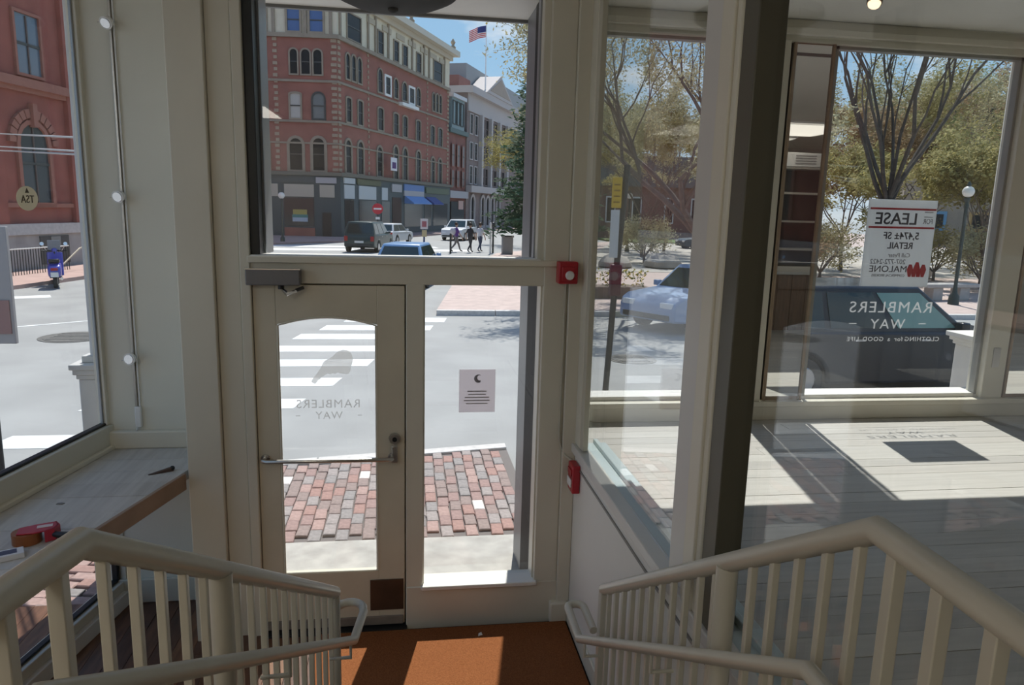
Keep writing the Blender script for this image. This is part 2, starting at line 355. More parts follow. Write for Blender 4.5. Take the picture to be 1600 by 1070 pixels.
# the street door
def street_door():
    d = sroot('door_1', 'cream wooden street door with an arched glass panel and a horizontal push bar', (-.43, YD, 0))
    x0, x1, z0, z1 = -.842, -.012, .018, 2.104
    gx0, gx1, gz0, gz1, gzt = -.722, -.167, .372, 1.880, 1.928
    ya, yb = YD + .012, YD + .062
    n = 16
    # leaf as one continuous ring around the arched opening
    arch = [(gx0 + (gx1 - gx0) * i / n, gz1 + (gzt - gz1) * (1 - (2 * i / n - 1) ** 2)) for i in range(n + 1)]
    mb = MB()
    for (ax, bx, az, bz) in ((x0, gx0, z0, z1), (gx1, x1, z0, z1), (gx0, gx1, z0, gz0)):
        mb.box(ax, bx, ya, yb, az, bz)
    poly = arch + [(gx1, z1), (gx0, z1)]
    mb.prism(poly, 'y', ya, yb)
    mb.build('leaf', DOORP, d, True, .003)
    for q in ((-.90, -.82, 0, 2.12), (-.035, .0, 0, 2.12), (-.86, 0, 2.085, 2.13)): MB().box(q[0], q[1], yb + .001, yb + .03, q[2], q[3]).build('door_stop', DOORP, d, True)
    mb = MB()                                   # glazing bead follows the opening
    mb.tube([(gx0 + .006, ya + .004, gz0 + .006)] + [(x + (.006 if k == 0 else -.006 if k == n else 0), ya + .004, z - .006) for k, (x, z) in enumerate(arch)] + [(gx1 - .006, ya + .004, gz0 + .006), (gx0 + .006, ya + .004, gz0 + .006)], .007, 6)
    mb.build('glazing_bead', CREAM2, d, True)
    MB().prism(arch[::-1] + [(gx0, gz0), (gx1, gz0)], 'y', YD + .034, YD + .040).build('pane', GLASS, d, True, smooth=False)
    pb = MB().tube([(-.805, YD + .01, 1.098), (-.805, YD - .06, 1.108), (-.79, YD - .072, 1.108), (-.10, YD - .072, 1.104), (-.086, YD - .06, 1.104), (-.086, YD + .01, 1.094)], .0115, 10)
    pb.build('push_bar', STEEL, d, True)
    mb = MB().cyl((-.805, YD + .012, 1.098), (-.805, YD - .004, 1.098), .026, n=16).cyl((-.086, YD + .012, 1.094), (-.086, YD - .004, 1.094), .024, n=16)
    mb.build('bar_rose', STEEL, d, True)
    lk = MB().cyl((-.070, YD + .012, 1.207), (-.070, YD - .012, 1.207), .034, .030, 20).build('lock', STEEL, d, True)
    MB().cyl((-.070, YD - .012, 1.207), (-.070, YD - .020, 1.207), .014, n=14).build('lock_cylinder', DARKMETAL, lk, 'child')
    MB().box(-.088, -.055, YD - .002, YD + .012, 1.06, 1.16).build('latch_plate', STEEL, d, True, .003)
    MB().box(-.22, -.02, YD + .004, YD + .012, .115, .315).build('kick_plate', mat('bronze_plate', (.10, .065, .045), .45, .5, var=.2, scale=6), d, True, .002)
    MB().box(x0 + .01, x1 - .01, YD - .004, YD + .012, .022, .075).build('door_sweep', mat('sweep_grey', (.22, .19, .16), .7, var=.2), d, True, .003)
    MB().box(-.86, 0, YD - .05, YD + .12, -.01, .014).build('threshold', DARKMETAL, d, True, .003)
    # closer
    c = thing('door_closer', 'grey metal door closer box with a folded arm above the door', 'door closer', (-.715, YD, 2.15))
    MB().box(-.860, -.575, YD - .075, YD - .006, 2.108, 2.195).build('cover', mat('closer_grey', (.17, .17, .18), .45, .4), c, True, .006)
    MB().box(-.862, -.573, YD - .078, YD - .02, 2.193, 2.198).build('cover_edge', CHROME, c, True)
    MB().tube([(-.68, YD - .04, 2.108), (-.68, YD - .04, 2.085)], .016, 10).build('spindle', DARKMETAL, c, True)
    MB().tube([(-.68, YD - .04, 2.086), (-.64, YD - .09, 2.066), (-.60, YD - .05, 2.076)], .010, 8).build('arm', CHROME, c, True)
    MB().tube([(-.60, YD - .05, 2.080), (-.565, YD - .02, 2.092)], .010, 8).build('arm_shoe', BLACK, c, True)
    # decal on the door glass
    DEC = decal_mat('frosted_decal', (.62, .63, .63), .50)
    DEC2 = decal_mat('frosted_lettering', (.5, .51, .51), .45)
    g = thing('door_decal', 'grey bird silhouette and RAMBLERS WAY lettering on the arched door glass', 'window decal', (-.43, YD + .03, 1.3))
    bird = [(-.318,1.714),(-.326,1.724),(-.340,1.730),(-.362,1.733),(-.384,1.726),(-.402,1.712),(-.420,1.693),(-.440,1.681),(-.458,1.672),(-.470,1.662),(-.478,1.648),(-.486,1.630),(-.498,1.610),(-.512,1.590),(-.528,1.570),(-.538,1.556),(-.540,1.545),(-.530,1.540),(-.520,1.534),(-.512,1.543),(-.502,1.556),(-.492,1.562),(-.484,1.574),(-.474,1.578),(-.462,1.588),(-.448,1.594),(-.436,1.590),(-.420,1.596),(-.408,1.592),(-.392,1.600),(-.376,1.594),(-.360,1.592),(-.344,1.590),(-.330,1.594),(-.322,1.608),(-.318,1.630),(-.310,1.655),(-.306,1.680),(-.310,1.700)]
    MB().prism(bird, 'y', YD + .0305, YD + .0325).build('bird', DEC, g, True, smooth=False)
    text_mesh('lettering', 'RAMBLERS', .070, DEC2, facing_out(-.447, YD + .0315, 1.392), g, space=1.15, world=True)
    text_mesh('lettering', 'WAY', .062, DEC2, facing_out(-.445, YD + .0315, 1.326), g, space=1.15, world=True)
    for xx in (-.62, -.27): MB().box(xx - .012, xx + .012, YD + .0305, YD + .0325, 1.343, 1.347).build('dash', DEC2, g, True)
    # paper notice
    s = thing('paper_notice', 'pale paper notice with a small crescent mark stuck to the sidelight', 'notice', (.42, YD + .095, 1.33))
    MB().box(.310, .528, YD + .094, YD + .0955, 1.335, 1.600).build('sheet', mat('notice_paper', (.80, .78, .82), .8, trans=.6), s, True, smooth=False)
    ink = mat('notice_ink', (.30, .30, .33), .8)
    pts = [(.425 + .026 * math.cos(a), 1.543 + .026 * math.sin(a)) for a in [R(50 + 25 * i) for i in range(11)]] + [(.432 + .014 * math.cos(a), 1.548 + .016 * math.sin(a)) for a in [R(300 - 25 * i) for i in range(9)]]
    MB().prism(pts, 'y', YD + .0930, YD + .094).build('mark', ink, s, True, smooth=False)
    for k, (a, b) in enumerate(((.36, .475), (.365, .472), (.345, .492), (.34, .495), (.352, .482))):
        z = 1.465 - .019 * k
        MB().box(a, b, YD + .0932, YD + .094, z - .0035, z + .0035).build('text_line', mat('notice_grey', (.48, .46, .50), .8), s, True)
street_door()

# ------------------------------------------------------------------ shop windows on the right
def shop_front():
    wf = sroot('wall_shop_front', 'cream framed shop window wall right of the entrance', (3.5, YS, ZF))
    def part(name, *b, m=CREAM, bev=.006): return MB().box(*b).build(name, m, wf, True, bev)
    part('bulkhead', 1.03, 9.1, YS + .02, YS + .14, -.15, 1.20, m=WHITEP)
    part('sill', 1.03, 9.1, YS - .03, YS + .03, ZF, 1.165)
    part('sill_moulding', 1.03, 9.1, YS - .05, YS + .02, 1.165, 1.205, m=CREAM2)
    part('outer_sill', 1.03, 9.1, YS + .03, YS + .22, 1.20, 1.235, m=WHITEP)
    part('header', 1.03, 9.1, YS, YS + .14, 3.71, ZC)
    part('header_moulding', 1.03, 9.1, YS - .035, YS, 3.755, 3.80, m=CREAM2)
    part('post', 1.03, 1.13, YS - .01, YS + .14, 1.19, 3.72)
    part('post', 2.475, 2.575, YS - .02, YS + .14, 1.19, 3.72)
    part('post', 4.385, 4.565, YS - .02, YS + .14, 1.19, 3.72)
    part('post', 5.0, 5.15, YS - .02, YS + .14, 1.19, 3.72)
    part('lock_plate', 4.44, 4.50, YS - .024, YS - .02, 1.45, 1.60, m=STEEL, bev=0)
    fr = mat('window_frame_grey', (.30, .30, .27), .5)  # frames in a darker grey than the cream posts
    for nm, a, b, lab in (('window_5', 1.13, 2.475, 'shop window pane nearest the entrance, seen through the partition'), ('window_6', 2.93, 4.385, 'wide shop window pane carrying the lease sign'), ('window_9', 5.15, 9.1, 'long shop window pane at the right edge')):
        w = sroot(nm, lab, ((a + b) / 2, YS + .06, 1.2))
        MB().box(a, b, YS + .06, YS + .066, 1.225, 3.715).build('pane', GLASS, w, True, smooth=False)
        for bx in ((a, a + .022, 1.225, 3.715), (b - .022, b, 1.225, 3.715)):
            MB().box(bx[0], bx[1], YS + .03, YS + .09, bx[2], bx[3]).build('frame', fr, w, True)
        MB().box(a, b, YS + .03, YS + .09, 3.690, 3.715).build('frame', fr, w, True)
    mir = mat('mirror_silver', (.80, .80, .78), .01, 1.0)
    wood = mat('mirror_edge_wood', (.30, .22, .15), .5, var=.15, scale=8)
    for (a, b, lab) in ((2.60, 2.905, 'narrow tall mirror with brown wooden edges left of the lease sign window'), (4.585, 4.98, 'narrow tall mirror right of the lease sign window')):
        t = thing('mirror', lab, 'mirror', ((a + b) / 2, YS, 1.2))
        MB().box(a, b, YS + .005, YS + .10, 1.205, 3.71).build('backing', wood, t, True)
        MB().box(a + .02, b - .02, YS - .002, YS + .005, 1.235, 3.70).build('mirror_glass', mir, t, True, smooth=False)
        for xx in (a, b - .022): MB().box(xx, xx + .022, YS - .012, YS + .06, 1.205, 3.71).build('edge', wood, t, True, .003)
    # lease sign
    paper = mat('sign_board_white', (.76, .79, .82), .6, trans=.45)
    s = thing('lease_sign', 'white real estate sign with red bars and reversed lettering on the shop window', 'sign', (3.59, YS + .05, 2.05))
    x0, x1, z0, z1 = 3.318, 3.862, 2.055, 2.688
    MB().box(x0, x1, YS + .045, YS + .056, z0, z1).build('board', paper, s, True, smooth=False)
    ink = mat('sign_ink', (.10, .10, .13), .7); redi = mat('sign_red', (.50, .05, .07), .6); grey = mat('sign_grey_ink', (.30, .30, .34), .7)
    YT = YS + .0445
    for z in (2.622, 2.488): MB().box(x0 + .012, x1 - .006, YT - .0012, YT + .0005, z - .007, z + .007).build('red_bar', redi, s, True)
    def tx(t, size, x, z, m=ink, sx=1.0, sp=1.0, off=0.0): return text_mesh('lettering', t, size, m, facing_out(x, YT, z), s, sx=sx, space=sp, world=True, off=off)
    tx('LEASE', .118, 3.545, 2.512, sx=1.1, off=.0015)
    tx('FOR', .055, 3.800, 2.518, m=grey, sx=.75); MB().box(3.766, 3.834, YT - .001, YT + .0005, 2.600, 2.606).build('rule', grey, s, True)
    MB().box(3.766, 3.834, YT - .001, YT + .0005, 2.566, 2.571).build('rule', grey, s, True)
    tx('5,474± SF', .072, 3.60, 2.405, off=.001); tx('RETAIL', .066, 3.60, 2.335, off=.001)
    tx('Call Peter', .044, 3.60, 2.272, m=grey); tx('207-772-2422', .050, 3.515, 2.222, m=grey, sx=1.02); tx('MALONE', .068, 3.525, 2.162, sx=1.12)
    tx('COMMERCIAL BROKERS', .026, 3.53, 2.128, m=grey, sx=.95)
    lg = MB()                                   # three curved leaves of the brokers' mark
    for k, (cx, hh, lean) in enumerate(((3.718, .092, -.016), (3.755, .110, 0), (3.792, .092, .016))):
        w_ = .026
        lg.prism([(cx - w_, 2.128), (cx - .004, 2.128), (cx - .001, 2.16), (cx + .004, 2.128), (cx + w_, 2.128), (cx + w_ + lean, 2.128 + hh * .6), (cx + w_ * .4 + lean, 2.128 + hh), (cx - w_ * .4 + lean, 2.128 + hh), (cx - w_ + lean, 2.128 + hh * .6)], 'y', YT - .0012 - .0004 * k, YT + .0005)
    lg.build('logo', redi, s, True, smooth=False)
    # window lettering
    LET = decal_mat('window_lettering', (.70, .71, .71), .55, .7)
    g = thing('window_lettering', 'pale RAMBLERS WAY lettering on the glass under the lease sign', 'window lettering', (3.59, YS + .06, 1.63))
    def t2(t, size, x, z, sp=1.15, sx=1.0): return text_mesh('lettering', t, size, LET, facing_out(x, YS + .0585, z), g, space=sp, sx=sx, world=True)
    t2('RAMBLERS', .118, 3.60, 1.858, sx=1.12); t2('WAY', .105, 3.585, 1.735, sx=1.1)
    for wd, xx in (('CLOTHING', 3.885), ('for', 3.69), ('a', 3.61), ('GOOD', 3.48), ('LIFE', 3.315)): t2(wd, .046, xx, 1.640, sx=1.12)
    for xx in (3.30, 3.87): MB().box(xx - .03, xx + .03, YS + .0575, YS + .0590, 1.770, 1.776).build('dash', LET, g, True)
shop_front()

# ------------------------------------------------------------------ left bay window and shelf
def left_bay():
    A = Vector((-1.959, 3.644, 0)); d = Vector((math.sin(R(10.6)), math.cos(R(10.6)), 0)); n = Vector((-d.y, d.x, 0))   # n points to the street
    def blk(s0, s1, o0, o1, z0, z1):
        P = lambda s, o, z: tuple(A + d * s + n * o + Vector((0, 0, z)))
        return MB().hexa([P(s0, o0, z0), P(s1, o0, z0), P(s1, o1, z0), P(s0, o1, z0), P(s0, o0, z1), P(s1, o0, z1), P(s1, o1, z1), P(s0, o1, z1)])
    S0, S1 = -2.3, .985
    w = sroot('window_1', 'big left street window in a cream frame above the display shelf', (-2.0, 3.6, 1.04))
    def part(nm, *b, m=CREAM, bev=.005): return blk(*b).build(nm, m, w, True, bev)
    part('frame_sill', S0, S1, 0, .10, 1.04, 1.185)
    part('sill_bead', S0, S1, -.025, 0, 1.04, 1.068, m=CREAM2)
    part('glazing_strip', S0, S1, .03, .07, 1.185, 1.20, m=DARKMETAL)
    part('frame_jamb', S1 - .012, 1.06, 0, .10, 1.04, ZC)
    part('frame_jamb', S1 - .045, S1 - .012, .02, .07, 1.185, ZC, m=CREAM2)
    part('glazing_strip', S1 - .055, S1 - .045, .04, .06, 1.185, ZC, m=ALUM)
    part('frame_head', S0, S1, 0, .10, 3.75, ZC)
    part('pane', S0, S1 - .04, .048, .054, 1.19, 3.76, m=GLASS, bev=0)
    w2 = sroot('window_2', 'low left street window below the display shelf', (-2.0, 3.6, 0.05))
    def part2(nm, *b, m=CREAM, bev=.005): return blk(*b).build(nm, m, w2, True, bev)
    part2('frame_sill', S0, S1 + .02, -.03, .10, -.1, .09, m=WHITEP); part2('frame_sill', S0, S1 + .02, 0, .09, .09, .15)
    part2('glazing_strip', S0, S1, .03, .07, .15, .165, m=DARKMETAL)
    part2('frame_jamb', S1 - .02, S1 + .14, -.01, .10, 0, .95); part2('glazing_strip', S1 - .045, S1 - .02, .03, .07, .15, .95, m=DARKMETAL)
    part2('pane', S0, S1 - .03, .048, .054, .16, .96, m=GLASS, bev=0)
    part2('frame_head', S0, S1, 0, .10, .94, 1.04)
    struct('wall_left_pier', blk(-2.55, S0, -.02, .14, -.1, ZC), CREAM, 'cream pier at the near end of the left window')
    # display shelf: boards running out from the window
    sh = thing('display_shelf', 'pale plank display shelf with a brown front edge in the left window bay', 'shelf', (-1.7, 3.6, .94))
    fx = lambda y: -1.232 + (y - 4.168) * .2645         # front edge
    bx = lambda y: -1.959 + (y - 3.644) * .1872
    y = 1.7; k = 0
    tops = [SHELFW, mat('shelf_wood_b', (.60, .58, .545), .55, scale=2.5, stretch=(14, 1.2, 1), col2=(.50, .48, .45)), mat('shelf_wood_c', (.58, .555, .52), .55, scale=2.5, stretch=(14, 1.2, 1), col2=(.45, .43, .40))]
    while y < 4.59:
        y2 = min(4.597, y + .19)
        p = [(bx(y) - .03, y), (fx(y), y), (fx(y2 - .003), y2 - .003), (bx(y2) - .03, y2 - .003)]
        MB().prism(p, 'z', .985, 1.04 + random.uniform(-.0008, .0008)).build('board', tops[k % 3], sh, True, .0015)
        y += .19; k += 1
    for (y0, y1) in ((1.7, 4.10),):
        MB().prism([(fx(y0), y0), (fx(y0) + .022, y0), (fx(y1) + .022, y1), (fx(y1), y1)], 'z', .945, 1.041).build('front_edge', SHELFEDGE, sh, True, .003)
    # sticker
    c = A + d * .455 + n * .044
    t = thing('window_sticker', 'round cream sticker with dark letters on the left street window', 'sticker', (c.x, c.y, 2.475))
    M = Matrix.Translation((c.x, c.y, 2.537)) @ Matrix((( -d.x, 0, n.x, 0), (-d.y, 0, n.y, 0), (0, 1, 0, 0), (0, 0, 0, 1)))
    mb = MB(); k = 28
    ring = [M @ Vector((.079 * math.cos(2*PI*i/k), .062 * math.sin(2*PI*i/k), z)) for z in (0, .0015) for i in range(k)]
    mb.add(ring, [tuple(range(k)), tuple(range(k, 2*k))[::-1]] + [(i, (i+1) % k, k + (i+1) % k, k + i) for i in range(k)])
    mb.build('disc', mat('sticker_cream', (.85, .78, .62), .7, trans=.6), t, True, smooth=False)
    ink = mat('sticker_ink', (.12, .09, .06), .7)
    text_mesh('lettering', 'TSA', .055, ink, M @ Matrix.Translation((0, -.022, -.001)), t, world=True, space=1.05)
    mb = MB()
    mb.add([M @ Vector(q) for q in ((-.014, .028, -.002), (.014, .028, -.002), (0, .052, -.002), (-.014, .028, 0), (.014, .028, 0), (0, .052, 0))], [(0, 1, 2), (5, 4, 3), (0, 3, 4, 1), (1, 4, 5, 2), (2, 5, 3, 0)])
    mb.build('emblem', ink, t, True)
left_bay()
# ------------------------------------------------------------------ interior things
def guards():
    def lerp(a, b, t): return tuple(a[i] + (b[i] - a[i]) * t for i in range(3))
    def guard(label, near, apex, end, post_y, ext_label, hr, step=.098):
        g = thing('stair_guard', label, 'railing', (apex[0], apex[1], ZF - .3), 0, 'stair guards')
        MB().tube([near, apex, end], .0255, 16).build('top_rail', RAILP, g, True)
        H = .90
        MB().tube([(near[0], near[1], near[2] - H), (apex[0], apex[1], apex[2] - H), (end[0], end[1], max(.03, end[2] - H))], .018, 8).build('bottom_rail', RAILP, g, True)
        def bar(x, y, z, w, z1, nm='baluster'):
            MB().box(x - w, x + w, y - w, y + w, z1, z - .012).build(nm, RAILP, g, True, .0025)
        # sloping run
        y = end[1] - .075
        skip = post_y
        while y > apex[1] + .03:
            t = (y - apex[1]) / (end[1] - apex[1]); p = lerp(apex, end, t)
            if abs(y - skip) > .05: bar(p[0], p[1], p[2], .0095, max(.02, p[2] - H))
            y -= step
        t = (post_y - apex[1]) / (end[1] - apex[1]); p = lerp(apex, end, t)
        MB().cyl((p[0], p[1], max(0, p[2] - H - .1)), (p[0], p[1], p[2] - .01), .029, n=18).build('post', RAILP, g, True)
        MB().box(end[0] - .02, end[0] + .02, end[1] - .02, end[1] + .02, .0145, end[2] + .012).build('end_post', RAILP, g, True, .003)
        L = math.hypot(near[0] - apex[0], near[1] - apex[1]); k = .06
        while k < L:
            p = lerp(apex, near, k / L); bar(p[0], p[1], p[2], .013, p[2] - H); k += .115
        hr(g)
    def arc(c, r, a0, a1, z, n=8): return [(c[0] + r * math.cos(R(a0 + (a1 - a0) * i / n)), c[1] + r * math.sin(R(a0 + (a1 - a0) * i / n)), z) for i in range(n + 1)]
    def left_hr(g):
        h = thing('handrail', 'pale tubular handrail with a hooked end on the left stair guard', 'handrail', (-.3, 2.0, 1.0), 0, 'handrails')
        pts = [(-.62, .3, 1.895), (-.489, .95, 1.891), (-.22, 2.84, .75), (-.192, 3.07, .745)] + arc((-.258, 3.10), .062, -8, 172, .74, 8) + [(-.312, 2.92, .70)]
        MB().tube(pts, .0185, 14).build('rail', RAILP, h, True)
        for yy in (2.78, 2.0, 1.3):
            t = (yy - .95) / (2.84 - .95); x = -.489 + t * .269; z = 1.891 - t * 1.141
            MB().tube([(x, yy, z - .015), (x, yy, z - .075), (x - .085, yy, z - .078)], .006, 8).build('bracket', RAILP, h, True)
    def right_hr(g):
        h = thing('handrail', 'pale tubular handrail with a hooked end on the right stair guard', 'handrail', (.77, 2.0, 1.0), 0, 'handrails')
        pts = [(.74, .3, 1.69), (.768, 1.17, 1.688), (.768, 2.90, .655), (.775, 3.14, .65)] + arc((.815, 3.16), .04, 172, 0, .65, 8)[0:] + [(.856, 2.98, .64)]
        MB().tube(pts, .0185, 14).build('rail', RAILP, h, True)
        for yy in (2.80, 2.0, 1.3):
            t = (yy - 1.17) / (2.90 - 1.17); x = .768; z = 1.688 - t * 1.033
            MB().tube([(x, yy, z - .015), (x, yy, z - .08), (x + .075, yy, z - .083)], .006, 8).build('bracket', RAILP, h, True)
    guard('pale painted stair guard descending on the left, in front of the display shelf', (-.91, -.6, 1.993), (-.53, 1.2, 1.993), (-.301, 2.90, .939), 1.745, '', left_hr)
    guard('pale painted stair guard descending on the right, in front of the partition glass', (.80, -.6, 1.993), (.848, 1.131, 1.993), (.848, 2.815, .939), 1.70, '', right_hr)
guards()

def small_things():
    m = thing('entrance_mat', 'orange-brown coir mat covering the floor inside the door', 'mat', (.2, 3.3, 0))
    MB().box(-.52, .985, 2.5, YD - .055, 0, .014).build('pile', MAT_COIR, m, True, .004)
    s = MB().add([(.425, 3.965, .016), (.452, 3.975, .0155), (.447, 3.995, .022), (.430, 3.990, .018), (.425, 3.965, .018), (.452, 3.975, .0175), (.447, 3.995, .024), (.430, 3.990, .020)], [(0, 3, 2, 1), (4, 5, 6, 7), (0, 1, 5, 4), (1, 2, 6, 5), (2, 3, 7, 6), (3, 0, 4, 7)])
    tag(s.build('paper_scrap', WHITE), 'tiny scrap of white paper on the coir mat', 'paper scrap')
    # alarm above
    a = thing('alarm_strobe', 'red fire alarm box with a white lens high on the door pilaster', 'fire alarm', (.91, YD - .03, 2.13))
    MB().box(.855, .968, YD - .085, YD - .004, 2.135, 2.262).build('housing', RED, a, True, .008)
    MB().box(.872, .95, YD - .094, YD - .085, 2.155, 2.235).build('face_plate', RED, a, True, .004)
    MB().cyl((.918, YD - .112, 2.185), (.918, YD - .090, 2.185), .020, .028, 18).build('lens', WHITE, a, True)
    p = thing('fire_alarm_pull', 'small red manual fire alarm station low on the partition wall', 'fire alarm', (.99, 4.0, .9))
    MB().box(.962, 1.008, 3.955, 4.075, .905, 1.075).build('housing', RED, p, True, .007)
    MB().box(.952, .962, 3.972, 4.058, .94, .99).build('pull_bar', WHITE, p, True, .004)
    MB().box(.955, .962, 3.972, 4.058, 1.01, 1.045).build('label_plate', RED, p, True, .002)
    c = MB().tube([(.915, YD - .010, 2.14), (.912, YD - .010, 1.6), (.910, YD - .010, 1.25), (.912, YD - .012, 1.18), (.925, YD - .016, 1.13), (.950, YD - .030, 1.09), (.985, YD - .05, 1.07)], .0065, 8)
    tag(c.build('alarm_cable', mat('cable_cream', (.5, .48, .4), .5)), 'thin cream cable running between the two red alarm boxes', 'cable')
    # light pole on the bay end wall
    t = thing('track_light', 'vertical chrome track with three small spot heads on the bay end wall', 'track light', (-1.63, 4.57, 1.19))
    MB().box(-1.645, -1.632, 4.585, 4.600, 1.26, 3.70).build('track', STEEL, t, True, .002)
    MB().box(-1.625, -1.618, 4.590, 4.600, 1.26, 3.70).build('track_edge', WHITE, t, True)
    MB().box(-1.648, -1.612, 4.572, 4.600, 1.17, 1.30).build('feed_box', WHITE, t, True, .006)
    for z, ang in ((3.515, -35), (2.565, -15), (1.605, 0)):
        hd = MB(); dr = Vector((-.25, -math.cos(R(ang)), math.sin(R(ang)))).normalized(); c0 = Vector((-1.638, 4.565, z))
        hd.cyl(c0 - dr * .0, c0 + dr * .030, .030, .036, 20); o = hd.build('spot_head', WHITE, t, True)
        MB().cyl(c0 + dr * .0302, c0 + dr * .034, .027, .027, 20).build('spot_lens', CHROME, o, 'child')
        MB().cyl(c0 + Vector((0, .035, 0)), c0, .010, n=10).build('stem', STEEL, t, True)
        MB().tube([c0 + Vector((-.02, -.01, -.005)), c0 + Vector((-.055, -.012, -.012))], .003, 6).build('lever', STEEL, t, True)
    c = MB().tube([(-1.632, 4.585, 1.18), (-1.640, 4.58, 1.165), (-1.638, 4.56, 1.152)], .004, 6)
    c.build('cord', WHITE, t, True)
    # tape dispenser on the shelf
    d = thing('tape_dispenser', 'red hand tape dispenser with a roll of brown tape on the shelf', 'tape dispenser', (-1.62, 3.30, 1.04), R(20))
    k = 28
    def rng(ro, ri, y0, y1, cx, cz):
        mb = MB(); vs = []
        for (r, y) in ((ro, y0), (ro, y1), (ri, y1), (ri, y0)): vs += [(cx + r * math.cos(2*PI*i/k), y, cz + r * math.sin(2*PI*i/k)) for i in range(k)]
        mb.add(vs, [(a*k + i, a*k + (i+1) % k, ((a+1) % 4)*k + (i+1) % k, ((a+1) % 4)*k + i) for a in range(4) for i in range(k)]); return mb
    def flat(mb):       # roll lies on its side: swap y and z
        mb.v = [(x, z, y) for (x, y, z) in mb.v]; mb.f = [f[::-1] for f in mb.f]; return mb
    flat(rng(.058, .038, .001, .050, -.05, 0)).build('tape_roll', mat('brown_tape', (.30, .10, .03), .3, var=.1), d)
    flat(rng(.038, .034, .001, .050, -.05, 0)).build('tape_core', mat('card_core', (.35, .27, .18), .8), d)
    rd = mat('dispenser_red', (.45, .03, .06), .35)
    MB().prism([(-.085, -.035), (-.02, -.05), (.055, -.035), (.075, .005), (.06, .05), (-.02, .045), (-.08, .03)], 'z', .051, .058).build('side_plate', rd, d, bevel=.002)
    MB().prism([(.02, -.045), (.058, -.034), (.078, .008), (.062, .052), (.052, .05), (.066, .008), (.05, -.026), (.02, -.036)], 'z', .002, .058).build('blade_guard', rd, d, bevel=.002)
    MB().box(-.01, .05, -.008, .02, .0585, .0605).build('brand_patch', mat('patch_white', (.7, .6, .6), .5), d)
    MB().tube([(.045, -.02, .03), (.08, -.045, .026), (.135, -.060, .022)], [.012, .0155, .015], 12).build('handle', BLACK, d)
    # small white card box
    b = thing('card_box', 'small white box with dark print beside the tape dispenser', 'box', (-1.67, 3.135, 1.04), R(28))
    MB().box(-.055, .055, -.035, .035, 0, .024).build('box', mat('box_white', (.72, .73, .76), .4), b, bevel=.002)
    MB().box(-.035, .03, -.02, .022, .0242, .0250).build('print', mat('box_print', (.06, .07, .13), .5), b)
    w = thing('door_wedge', 'dark pointed wedge lying near the front edge of the display shelf', 'wedge', (-1.36, 4.125, 1.04), R(28))
    MB().prism([(-.075, 0), (.055, 0), (.06, .010), (.05, .024), (.0, .014)], 'y', -.010, .012).build('body', mat('wedge_wood', (.09, .055, .04), .6), w, bevel=.002)
    MB().ball((.052, 0, .016), .014, 10).build('head', DARKMETAL, w)
    k = MB().prism([(-.017, -.008), (.014, -.01), (.02, .004), (.004, .011), (-.015, .008)], 'z', 1.0405, 1.0435)
    k.v = [(x - 1.715, y + 3.71, z) for (x, y, z) in k.v]
    tag(k.build('wood_chip', mat('chip_grey', (.22, .22, .22), .7)), 'small grey chip lying on the pale display shelf', 'chip')
    # pendant
    l = thing('porch_lamp', 'big black round dome lamp on the soffit outside the transom', 'lamp', (-.08, 4.62, 3.80))
    mk = mat('lamp_black', (.012, .011, .011), .7, spec=.15)
    MB().lathe([(.375, -.001), (.375, -.03), (.36, -.04)], 40).build('rim', mk, l)
    MB().lathe([(.345, -.035), (.33, -.055), (.26, -.085), (.15, -.105), (.02, -.112)], 40).build('dome', mk, l)
    MB().lathe([(.03, -.11), (.03, -.125), (.01, -.135)], 14).build('finial', mk, l)
    # ceiling spot in the shop window
    s = thing('ceiling_spot', 'small dark ceiling spotlight with a lit lens above the shop window', 'spotlight', (2.50, 3.9, 3.68))
    MB().cyl((.035, .02, .13), (.005, -.01, .015), .042, .040, 20).build('barrel', mat('spot_bronze', (.10, .08, .06), .4, .6), s)
    MB().cyl((.005, -.01, .014), (0, -.015, .002), .034, .030, 20).build('lens', mat('spot_lens_lit', (1.0, .75, .5), .3, emit=1.6), s)
    MB().cyl((.04, .03, .1), (.05, .03, ZC - 3.68 - .02), .010, n=10).build('stem', mat('spot_bronze', (0, 0, 0)), s)
    MB().box(-.5, 2.6, .02, .045, ZC - 3.68 - .022, ZC - 3.68 - .001).build('track', mat('track_dark', (.12, .11, .10), .5), s)
    # counter that the mirror shows, and the wooden wall behind it
    c = thing('shop_counter', 'brown wooden shop counter with a pale top, seen in the narrow mirror', 'counter', (5.2, .3, ZF))
    wd = mat('counter_wood', (.19, .10, .06), .5, var=.25, scale=5, stretch=(8, 8, 1))
    for i in range(10): MB().box(4.2 + i * .2, 4.395 + i * .2, .86, .89, ZF, 1.80).build('front_board', wd, c, True, .003)
    MB().box(4.2, 6.2, 0, .86, ZF, 1.80).build('body', wd, c, True); MB().box(4.16, 6.24, -.03, .94, 1.80, 1.84).build('top', mat('counter_top', (.6, .6, .58), .4), c, True, .004)
    k = thing('wall_shelving', 'dark wooden wall shelving with a white vent box, seen in the narrow mirror', 'shelving', (6.6, -1.5, ZF))
    dk = mat('shelving_dark', (.075, .06, .05), .6, var=.2, scale=4)
    MB().box(5.2, 8.8, -1.8, -1.75, ZF, 3.55).build('back', dk, k, True)
    for z in (2.0, 2.45, 2.9, 3.3): MB().box(5.2, 8.8, -1.75, -1.42, z, z + .03).build('shelf', mat('shelf_pale', (.55, .53, .48), .5), k, True)
    for x in (5.2, 7.0, 8.77): MB().box(x, x + .03, -1.75, -1.42, ZF, 3.5).build('side', dk, k, True)
    v = thing('vent_box', 'white vent box on the dark shelving, seen in the narrow mirror', 'vent box', (6.2, -1.6, 3.33))
    MB().box(5.9, 6.6, -1.74, -1.40, 3.33, 3.55).build('case', WHITE, v, True, .01)
